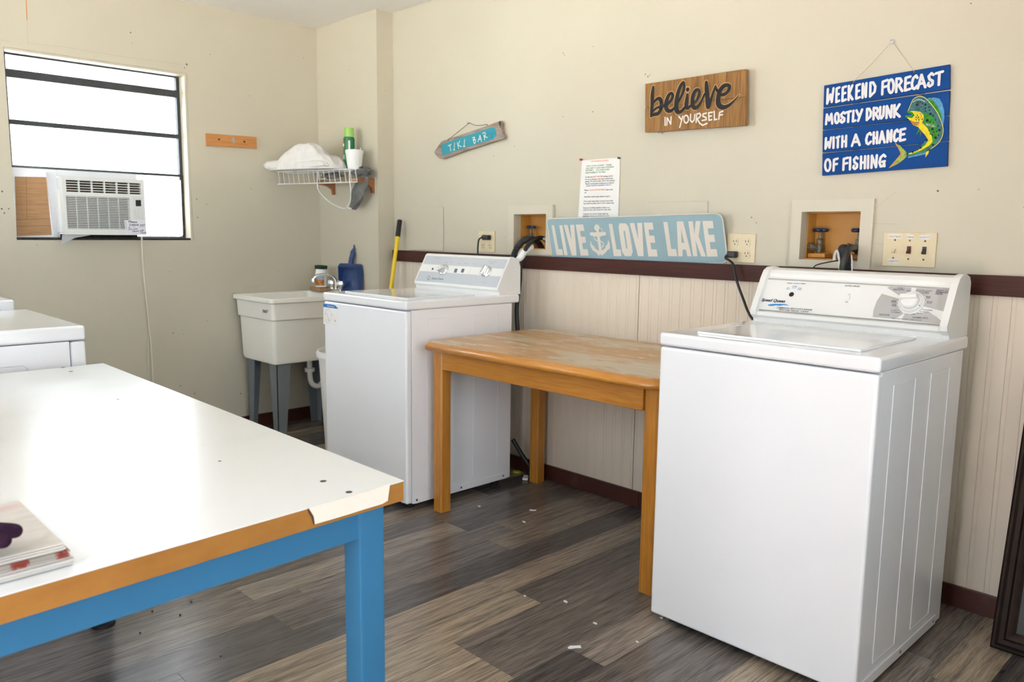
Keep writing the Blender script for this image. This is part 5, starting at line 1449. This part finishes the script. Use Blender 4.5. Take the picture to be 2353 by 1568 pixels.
# crumpled towel on the rack
tw = Geo()
NU, NV = 64, 36
ctr = o_ + u_ * .228 + v_ * .022
for j in range(NV + 1):
    for i in range(NU + 1):
        a, b = i / NU * 2 - 1, j / NV * 2 - 1
        # squircle footprint
        e_ = max(abs(a), abs(b))
        l3 = max(1e-6, (abs(a) ** 3 + abs(b) ** 3) ** (1 / 3))
        a, b = a * e_ / l3, b * e_ / l3
        s, d = a * .270, b * .105
        ridge = .095 * math.exp(-((a - .12) / .48) ** 2) * (1 - .35 * b)
        fold = .013 * math.sin(7 * a + 3.2 * b + 1.2 * math.sin(4 * b)) + .026 * noise.noise(Vector((a * 3.1, b * 2.6, 4.))) + .016 * abs(noise.noise(Vector((a * 5, b * 4, 1.)))) + .008 * noise.noise(Vector((a * 12, b * 9, 2.)))
        h = (.044 + ridge + fold) * (1 - e_ ** 7) ** .5
        q = ctr + u_ * s * (1 + .05 * noise.noise(Vector((a * 2, b * 2, 9)))) + v_ * d
        tw.v.append((q.x, q.y, zt + .0055 + max(.003, h)))
nn = (NU + 1) * (NV + 1)
for j in range(NV + 1):
    for i in range(NU + 1):
        x, y, zz = tw.v[j * (NU + 1) + i]
        tw.v.append((x, y, zt + .0052))
for j in range(NV):
    for i in range(NU):
        q = j * (NU + 1) + i
        tw.f.append((q, q + 1, q + NU + 2, q + NU + 1)); tw.f.append((nn + q + NU + 1, nn + q + NU + 2, nn + q + 1, nn + q))
per = [i for i in range(NU + 1)] + [j * (NU + 1) + NU for j in range(1, NV + 1)] + [NV * (NU + 1) + i for i in range(NU - 1, -1, -1)] + [j * (NU + 1) for j in range(NV - 1, 0, -1)]
for a, b in zip(per, per[1:] + per[:1]):
    tw.f.append((b, a, nn + a, nn + b))
TWL = thing('towel', 'crumpled white towel heaped on the wire rack', 'towel', tuple(Vector((ctr.x, ctr.y, zt + .005))))
build('towel_heap', tw, TOWEL, TWL, 80)
def towel_roll(s, d, ls, ld, lz, seed):
    g = Geo()
    rings_ = []
    for i in range(1, 16):
        th = math.pi * i / 16
        rg = []
        for k in range(28):
            ph = 2 * math.pi * k / 28
            sq = lambda v: math.copysign(abs(v) ** .65, v)
            dv = Vector((math.sin(th) ** .5 * sq(math.cos(ph)), math.cos(th), math.sin(th) ** .5 * sq(math.sin(ph))))
            r = 1 + .22 * noise.noise(dv * 2 + Vector((seed, 0, 0))) + .10 * noise.noise(dv * 6 + Vector((0, seed, 0)))
            q = ctr + u_ * (s + dv.x * ls * r) + v_ * (d + dv.y * ld * r)
            rg.append((q.x, q.y, zt + .006 + lz * .92 + dv.z * lz * r * .92))
        rings_.append(rg)
    lo = min(v[2] for rg in rings_ for v in rg)
    return g.loft([[(x, y, max(z, zt + .0056)) for x, y, z in rg] for rg in rings_])


build('towel_fold', towel_roll(-.232, -.012, .046, .088, .027, 2.), TOWEL, TWL, 80)
build('towel_fold', towel_roll(-.19, -.072, .080, .030, .030, 5.), TOWEL, TWL, 80)
build('towel_fold', towel_roll(.10, -.085, .13, .024, .024, 9.), TOWEL, TWL, 80)

# dusty grey rag stuffed on and under the rack
RG = thing('rag', 'dusty grey rag hanging down between the rack and the dowel', 'rag', (.50, -.20, 1.335))
def lump(c, sx, sy, sz, seed, amp=.25, n=24):
    g = Geo()
    rings = []
    for i in range(1, 14):
        th = math.pi * i / 14
        rg = []
        for k in range(n):
            ph = 2 * math.pi * k / n
            d = Vector((math.sin(th) * math.cos(ph), math.sin(th) * math.sin(ph), math.cos(th)))
            r = 1 + amp * noise.noise(d * 2.2 + Vector((seed, 0, 0))) + amp * .5 * noise.noise(d * 5 + Vector((0, seed, 0)))
            rg.append((c[0] + d.x * sx * r, c[1] + d.y * sy * r, c[2] + d.z * sz * r))
        rings.append(rg)
    return g.loft(rings)
build('rag_top', lump((.575, -.185, 1.535), .085, .040, .028, 3., .5), RAG, RG, 70)
hg = []
for t in range(12):
    f = t / 11
    cx, cz = .590 - .110 * f ** 1.3, 1.520 - .185 * f
    wd = .042 + .012 * math.sin(3 * f) - .026 * f ** 3
    hg.append([(cx + wd * math.cos(a) * (1 + .25 * math.sin(3 * a + t * .5)), -.165 - .012 + .020 * math.sin(a) * (1 + .3 * math.cos(5 * a + t)), cz - .012 * math.cos(a)) for a in [k * 2 * math.pi / 20 for k in range(20)]])
build('rag_tail', Geo().loft(hg), RAG, RG, 70)
DU = M('grey_fluff', (.22, .20, .18), 1., var=.5, vs=70, bump=1., bs=300)
tag(build('duster', lump((.345, -.225, 1.522), .10, .028, .017, 8., .6), DU, None, 80), 'fluffy grey duster tucked under the towel', 'duster')

SC = thing('spray_can', 'green aerosol can with a lime cap behind the white pot', 'spray can', (.470, -.192, zt + .005))
ccx, ccy, cz0 = .470, -.192, zt + .0052
build('can_body', Geo().lathe([(.030, 0), (.033, .004), (.033, .175), (.029, .186), (.024, .190)], (ccx, ccy, cz0), 28), M('green_can_print', (.012, .17, .06), .3, var=.15, vs=30), SC, 40)
build('can_cap', Geo().lathe([(.0285, .187), (.0290, .190), (.0285, .232), (.026, .238), (.012, .240)], (ccx, ccy, cz0), 28), M('lime_cap', (.30, .52, .12), .35), SC, 40)
def arc_patch(name, a0, a1, z0, z1, r, mat, parent, n=8):
    aa = [math.radians(a0 + (a1 - a0) * k / n) for k in range(n + 1)]
    build(name, Geo().add([(ccx + r * math.cos(a), ccy + r * math.sin(a), cz0 + h) for h in (z0, z1) for a in aa], [(k, k + 1, n + 2 + k, n + 1 + k) for k in range(n)]), mat, parent, fix=False)
arc_patch('can_emblem', -128, -86, .118, .162, .0334, M('red_emblem_print', (.62, .04, .02), .4), SC)
arc_patch('can_emblem_band', -124, -90, .132, .148, .0336, PAPER, SC)
arc_patch('can_label', -40, -22, .06, .165, .0334, PAPER, SC)
arc_patch('can_label', -130, -85, .060, .085, .0334, M('pale_label_print', (.45, .65, .5), .4), SC)

PT = thing('plastic_pot', 'ribbed white plastic pot in front of the green spray can', 'pot', (.560, -.215, zt + .0052))
pr = []
n = 56
for r, h in ((.036, 0), (.038, .003), (.0475, .085), (.051, .090), (.051, .104), (.046, .106), (.040, .05), (.034, .006)):
    pr.append([(.560 + (r + (.0012 * math.cos(14 * a * 2) if h < .086 else 0)) * math.cos(a), -.215 + (r + (.0012 * math.cos(28 * a) if h < .086 else 0)) * math.sin(a), zt + .0056 + h) for a in [k * 2 * math.pi / n for k in range(n)]])
build('pot_body', Geo().loft(pr), PLASTIC_W, PT, 40)
for a in (2.6, .3):
    build('pot_prong', Geo().tube([(.560 + .043 * math.cos(a), -.215 + .043 * math.sin(a), zt + .100), (.560 + .044 * math.cos(a), -.215 + .044 * math.sin(a), zt + .122)], .003, 6), PLASTIC_W, PT, 60)

# ================================================================== HOOK RAIL ON THE WINDOW WALL
HK = thing('hook_rail', 'small orange wooden hook rail right of the window', 'hook rail', (.01, -.683, 1.668))
build('rail_board', Geo().prism([(-.832, 1.668), (-.832, 1.735), (-.534, 1.741), (-.533, 1.674)], lambda p: (.0005, p[0], p[1]), lambda p: (.018, p[0], p[1])), ORANGEW, HK)
for yy in (-.762, -.610):
    build('peg_hole', Geo().lathe([(.006, 0), (.006, .0008)], (.018, yy, 1.708), 12, 'x'), GRIME_SHADE, HK, 40)
build('torn_patch', Geo().prism([(-.682, 1.684), (-.690, 1.715), (-.680, 1.728), (-.668, 1.722), (-.672, 1.690)], lambda p: (.0182, p[0], p[1]), lambda p: (.0192, p[0], p[1])), M('grey_torn_patch', (.40, .36, .30), .8, var=.3, vs=50), HK, label='grey torn patch')

# ================================================================== AIR CONDITIONER IN THE WINDOW
AX = .070
AC = thing('air_conditioner', 'white window air conditioner with a louvred grille', 'air conditioner', (.02, -1.40, 1.166))
ACM = M('white_ac_plastic', (.78, .78, .76), .4, var=.03)
ay0, ay1, az0, az1 = -1.600, -1.206, 1.166, 1.457
build('casing', Geo().rbox(-.30, AX - .032, ay0 + .006, ay1 - .006, az0 + .004, az1 - .004, .004, 2), ACM, AC, 40)
g1 = (ay0 + .018, ay1 - .016, az1 - .078, az1 - .020)
g2 = (ay0 + .014, ay1 - .078, az0 + .030, az1 - .098)
bez = build('front_bezel', wall_panel(ay0, ay1, az0, az1, [g1, g2], lambda u, v, d: (AX - d, u, v), .030), ACM, AC)
build('vent_back', Geo().box(AX - .031, AX - .028, g1[0] - .004, g1[1] + .004, g1[2] - .004, g1[3] + .004), worn_mat('vent_inside', [((.06, .045, .03), 0, 0, 0), ((.28, .16, .06), 14, .55, .1), ((.20, .18, .16), 20, .6, .1)], .8), AC)
build('vent_back', Geo().box(AX - .031, AX - .028, g2[0] - .004, g2[1] + .004, g2[2] - .004, g2[3] + .004), M('grille_inside', (.045, .04, .033), .9, var=.3, vs=40), AC)
w_ = (g1[1] - g1[0])
for k in range(1, 6):
    yy = g1[0] + w_ * k / 6
    build('vent_divider', Geo().box(AX - .020, AX - .001, yy - .0022, yy + .0022, g1[2], g1[3]), ACM, AC)
for k in range(4):
    z = g1[2] + (g1[3] - g1[2]) * (k + .8) / 4.6
    build('vent_louvre', Geo().box(AX - .018, AX - .003, g1[0], g1[1], z - .0016, z + .0016), ACM, AC)
NL = 19
for k in range(NL):
    z = g2[2] + (g2[3] - g2[2]) * (k + .5) / NL
    build('grille_slat', Geo().box(AX - .010, AX - .002, g2[0], g2[1], z - .0021, z + .0021), ACM, AC)
for k in range(1, 6):
    yy = g2[0] + (g2[1] - g2[0]) * k / 6
    build('grille_divider', Geo().box(AX - .022, AX - .0105, yy - .0010, yy + .0010, g2[2], g2[3]), ACM, AC)
ap = side(AX)
CAC = crop(120, 390, 9.222)
decal('control_area', [[(1700, 565), (1935, 575), (1965, 1060), (1735, 1045)]], ap, M('pale_control_print', (.72, .72, .71), .5), AC, conv=CAC, off=.0005)
decal('display', [[(1765, 645), (1878, 645), (1885, 775), (1772, 778)]], ap, M('black_display', (.01, .012, .01), .15), AC, conv=CAC, off=.001)
dots('indicator_light', [(1750, 880, .0022), (1822, 938, .0022)], ap, M('green_indicator', (.35, .65, .12), .4), AC, CAC)
dots('button_print', [(x, y, .0016) for x, y in ((1765, 840), (1830, 842), (1895, 845), (1820, 880), (1890, 882), (1755, 908), (1820, 912), (1890, 912), (1760, 938), (1770, 965), (1780, 992), (1835, 995), (1840, 1025), (1780, 1035), (1905, 1028))], ap, GREY_PRINT, AC, CAC)
nt_ = thing('handwritten_note', 'handwritten note reading Please Leave on! Do not Shut off stuck on the air conditioner', 'note', tuple(ap.pt(*CAC((1760, 1380)))))
npl = side(AX + .0016)
decal('note_paper', [[(1525, 1060), (1960, 1080), (2005, 1360), (1560, 1385)]], npl, M('lined_paper', (.80, .79, .84), .8), nt_, conv=CAC, off=0)
INK = M('purple_ink', (.05, .03, .10), .6)
for s_, a_, b_, c_ in (('Please', (1618, 1122), (1800, 1130), .0105), ('Leave on!', (1640, 1185), (1965, 1192), .0105), ('Do not', (1620, 1280), (1810, 1268), .0085), ('Shut off', (1700, 1325), (1945, 1305), .0085), ('Thanks', (1870, 1352), (2000, 1345), .007)):
    text_fit(s_, a_, b_, c_, npl, INK, nt_, CAC, off=.0008, bold=.02, shear=.1, name='handwriting')
strokes('underline', [[(1690, 1216), (1770, 1214)]], npl, INK, nt_, CAC, w=.0012)
strokes('underline', [[(1845, 1212), (1940, 1206)]], npl, INK, nt_, CAC, w=.0012)
dots('ink_dot', [(1635, 1220, .0028)] + [(1555 + 4 * k, 1085 + 34 * k, .0016) for k in range(6)], npl, INK, nt_, CAC, off=.0008)
# filler on both sides of the unit
pc = Geo()
y0_, y1_ = ay1 + .001, WIN[1] - .032
npl_ = 26
pts = [(y0_ + (y1_ - y0_) * k / npl_, XF + .012 + (.008 if k % 2 else 0)) for k in range(npl_ + 1)]
for (a, xa_), (b, xb_) in zip(pts, pts[1:]):
    pc.add([(xa_, a, WIN[2] + .028), (xb_, b, WIN[2] + .028), (xb_, b, 1.472), (xa_, a, 1.472)], [(0, 1, 2, 3)])
tag(build('pleated_curtain', pc, CURT, None, 20, fix=False), 'white pleated side curtain right of the air conditioner', 'curtain')
fl_ = thing('filler_sheet', 'white plastic sheet filling the window left of the air conditioner', 'filler panel', (-.03, -1.70, WIN[2] + .014))
build('sheet', Geo().rbox(-.040, -.032, WIN[0] + .004, ay0 + .0055, WIN[2] + .0135, 1.490, .002, 1), FOAM, fl_, 40)
build('sheet', Geo().rbox(-.040, -.032, ay0 + .006, ay1, az1 - .003, 1.490, .002, 1), FOAM, fl_, 40)
build('wrapped_edge', Geo().prism([(-1.644, 1.475), (ay0 - .014, 1.470), (ay0 - .014, 1.150), (-1.626, 1.152), (-1.634, 1.30)], lambda p: (-.031, p[0], p[1]), lambda p: (-.012, p[0], p[1])), FOAM, fl_)
build('loose_flap', Geo().prism([(ay0 - .010, 1.165), (ay0 + .12, 1.164), (ay0 + .05, 1.150), (ay0 - .008, 1.118)], lambda p: (AX - .01 - (1.166 - p[1]) * .5, p[0], p[1]), lambda p: (AX - .014 - (1.166 - p[1]) * .5, p[0], p[1])), FOAM, fl_)
build('gap_shade_strip', Geo().box(-.066, -.060, ay0, ay1, WIN[2] + .0125, az0 + .003), GRIME_SHADE, fl_, label='dark strip painted as the shaded gap under the unit')  # dark strip stands in for the shade in this gap
build('side_track', Geo().rbox(-.010, AX - .034, ay0 - .012, ay0 + .0055, az0 + .01, az1 - .07, .002, 1), ACM, fl_, 40)
cd_ = thing('cardboard_panel', 'brown corrugated cardboard sheet taped in the lower left of the window', 'cardboard', (-.02, -1.72, 1.16))
build('sheet', Geo().prism([tuple(side(-.028).pt(*q)[1:]) for q in ((34, 406), (106, 407), (119, 540), (39, 543))], lambda p: (-.0315, p[0], p[1]), lambda p: (-.027, p[0], p[1])), CARD, cd_)
for q in ([(60, 407), (62, 505)], [(36, 505), (116, 503)], [(35, 470), (112, 470)], [(36, 520), (117, 519)]):
    strokes('crease', [q], side(-.027), M('cardboard_crease', (.24, .12, .05), .9), cd_, w=.002)
# its white cord running down the wall
CW = M('cream_cord', (.66, .61, .50), .5)
acc = thing('appliance_cord', 'thin cream cord hanging from the air conditioner down the wall', 'cord', (.02, -1.19, .2))
build('cable', Geo().tube(smooth_path([(.045, -1.222, 1.160), tuple(side(.05).pt(330, 620)), tuple(side(.04).pt(340, 720)), tuple(side(.03).pt(347, 790)), tuple(side(.022).pt(353, 880)), (.016, -1.180, .20), (.012, -1.16, .14)], 6), .0050, 8), CW, acc, 60)
build('cable', Geo().tube(smooth_path([tuple(side(.03).pt(341, 740)), tuple(side(.018).pt(341, 800)), tuple(side(.012).pt(342, 880))], 5), .0022, 6), CW, acc, 60)
bx = tag(build('cord_box', Geo().rbox(.0005, .022, -1.50, -1.36, .36, .405, .004, 2), PLASTIC_W, None, 40), 'small white box low on the window wall behind the folding table', 'box')

# ================================================================== FRAME LEANING AT THE RIGHT EDGE
PF = thing('picture_frame', 'dark brown wooden frame with a black panel leaning on the wall', 'picture frame', (4.25, -.19, 0))
FRM = M('dark_walnut_frame', (.020, .010, .006), .5, var=.3, vs=30, spec=.3)
tilt = math.atan2(.165, .82)
mf = Matrix.Translation((3.925, -.215, .001)) @ Matrix.Rotation(-tilt, 4, 'X')
FW, FH = .64, .845
for k, (wd, dep) in enumerate(((.062, .014), (.045, .020), (.020, .026))):
    pass
def frame_bar(p, q, inn):
    """mitred bar with a stepped moulding: p->q outer edge, inn = inward direction (2D)"""
    p, q, inn = Vector(p), Vector(q), Vector(inn)
    d = (q - p).normalized()
    prof = [(0, 0), (0, .012), (.006, .018), (.012, .018), (.014, .022), (.022, .026), (.034, .024), (.038, .016), (.050, .014), (.056, .010), (.060, .009), (.060, 0)]
    g = Geo()
    ra = [(p + inn * w + d * w, h) for w, h in prof]; rb = [(q + inn * w - d * w, h) for w, h in prof]
    g.loft([[(v.x, -h, v.y) for v, h in ra], [(v.x, -h, v.y) for v, h in rb]])
    return g.xf(mf)
for p, q, inn in (((0, 0), (0, FH), (1, 0)), ((FW, FH), (FW, 0), (-1, 0)), ((FW, 0), (0, 0), (0, 1)), ((0, FH), (FW, FH), (0, -1))):
    build('frame_bar', frame_bar(p, q, inn), FRM, PF, 30)
build('panel', Geo().box(.058, FW - .058, -.006, -.002, .058, FH - .058).xf(mf), M('slate_panel', (.035, .037, .040), .5, var=.1), PF)

# ================================================================== BITS ON THE FLOOR
FP = Plane((0, 0, 0), (0, 0, 1))
def scrap(px, py, size, label, mat, seed, name='paper_scrap', h=.004, ratio=.5, rot=0.):
    c = FP.pt(px, py)
    rr = random.Random(seed)
    n = 11
    ring = []
    for k in range(n):
        a = 2 * math.pi * k / n
        r = size * (1 + rr.uniform(-.35, .35))
        ring.append((r * math.cos(a), r * math.sin(a) * ratio))
    R_ = Matrix.Rotation(rot, 2)
    pts = [R_ @ Vector(p) for p in ring]
    g = Geo().loft([[(c.x + p.x, c.y + p.y, .0004) for p in pts], [(c.x + p.x * .9, c.y + p.y * .9, .001 + h * rr.uniform(.4, 1)) for p in pts]])
    return tag(build(name, g, mat, None, 40), label, 'scrap', 'scraps on the floor')
SCW = M('white_scrap', (.78, .77, .76), .8)
scrap(1320, 1489, .020, 'largest torn white paper scrap on the open floor', SCW, 1, ratio=.38, rot=.9)
scrap(1224, 1174, .013, 'white scrap on the dark plank under the wooden table', SCW, 2, ratio=.35, rot=.8)
scrap(1101, 1165, .008, 'small white scrap right of the wooden table leg', SCW, 3)
scrap(1205, 1201, .009, 'small white scrap in front of the wooden table', SCW, 4)
scrap(1299, 1384, .008, 'small white scrap in the middle of the floor', SCW, 5)
scrap(1367, 1434, .007, 'tiny white scrap left of the near washer', SCW, 6)
scrap(1464, 1477, .006, 'tiny white scrap in front of the near washer corner', SCW, 7)
scrap(1206, 1371, .004, 'white crumb on a plank joint', SCW, 8)
scrap(1520, 1422, .006, 'white crumb under the corner of the near washer', SCW, 9)
scrap(1307, 1207, .007, 'grey lint on the floor below the wooden table', M('grey_lint', (.3, .28, .26), .9), 10)
scrap(1188, 1087, .022, 'yellow-green plastic scrap behind the corner washer', M('lime_scrap', (.45, .52, .01), .5), 11, name='plastic_scrap', h=.012, ratio=.45, rot=.9)
c_ = FP.pt(1208, 1101)
g_ = Geo().rbox(-.030, .030, -.014, .014, 0, .012, .004, 2).xf(Matrix.Translation((c_.x, c_.y, .0006)) @ Matrix.Rotation(-.9, 4, 'Z'))
tag(build('plastic_clip', g_, PLASTIC_W, None, 40), 'white plastic piece beside the wooden table leg by the wall', 'scrap', 'scraps on the floor')
for i, (px, py) in enumerate(((319, 1390), (350, 1407), (322, 1457), (414, 1416), (507, 1511), (439, 1385), (281, 1413))):
    c = FP.pt(px, py)
    tag(build('pebble', lump((c.x, c.y, .003), .0035, .003, .0028, i * 3., .3, 8), GRIME_SHADE, None, 60), ['dark crumb nearest the blue table foot', 'dark crumb right of the blue table foot', 'dark crumb on the shiny floor patch', 'dark crumb on a plank joint beside the blue frame', 'dark crumb low in the shiny floor', 'pale-edged crumb under the blue rail', 'dark crumb touching the blue table foot'][i], 'crumb', 'crumbs under the folding table')
# black hose end on the floor behind the corner washer
bh = tag(build('floor_hose', Geo().tube(smooth_path([(1.80, -.14, .20), (1.835, -.115, .13), (1.868, -.095, .075), (1.872, -.075, .03), (1.855, -.06, .014), (1.82, -.06, .013)], 6), .011, 10), BLACK, None, 60), 'black hose curling to the floor behind the corner washer', 'hose')


# matt paints reflect little of the bright room
for nm in ('royal_blue_sign_paint', 'black_sign_paint', 'raw_board_edge', 'white_brush_paint', 'turquoise_paint', 'stained_rough_wood', 'purple_knit', 'fish_teal_paint', 'fish_green_paint', 'fish_yellow_paint', 'fish_black_paint', 'dark_walnut_frame', 'maroon_rail_paint', 'blue_steel_paint'):
    MATS[nm].node_tree.nodes['Principled BSDF'].inputs['Specular IOR Level'].default_value = .18
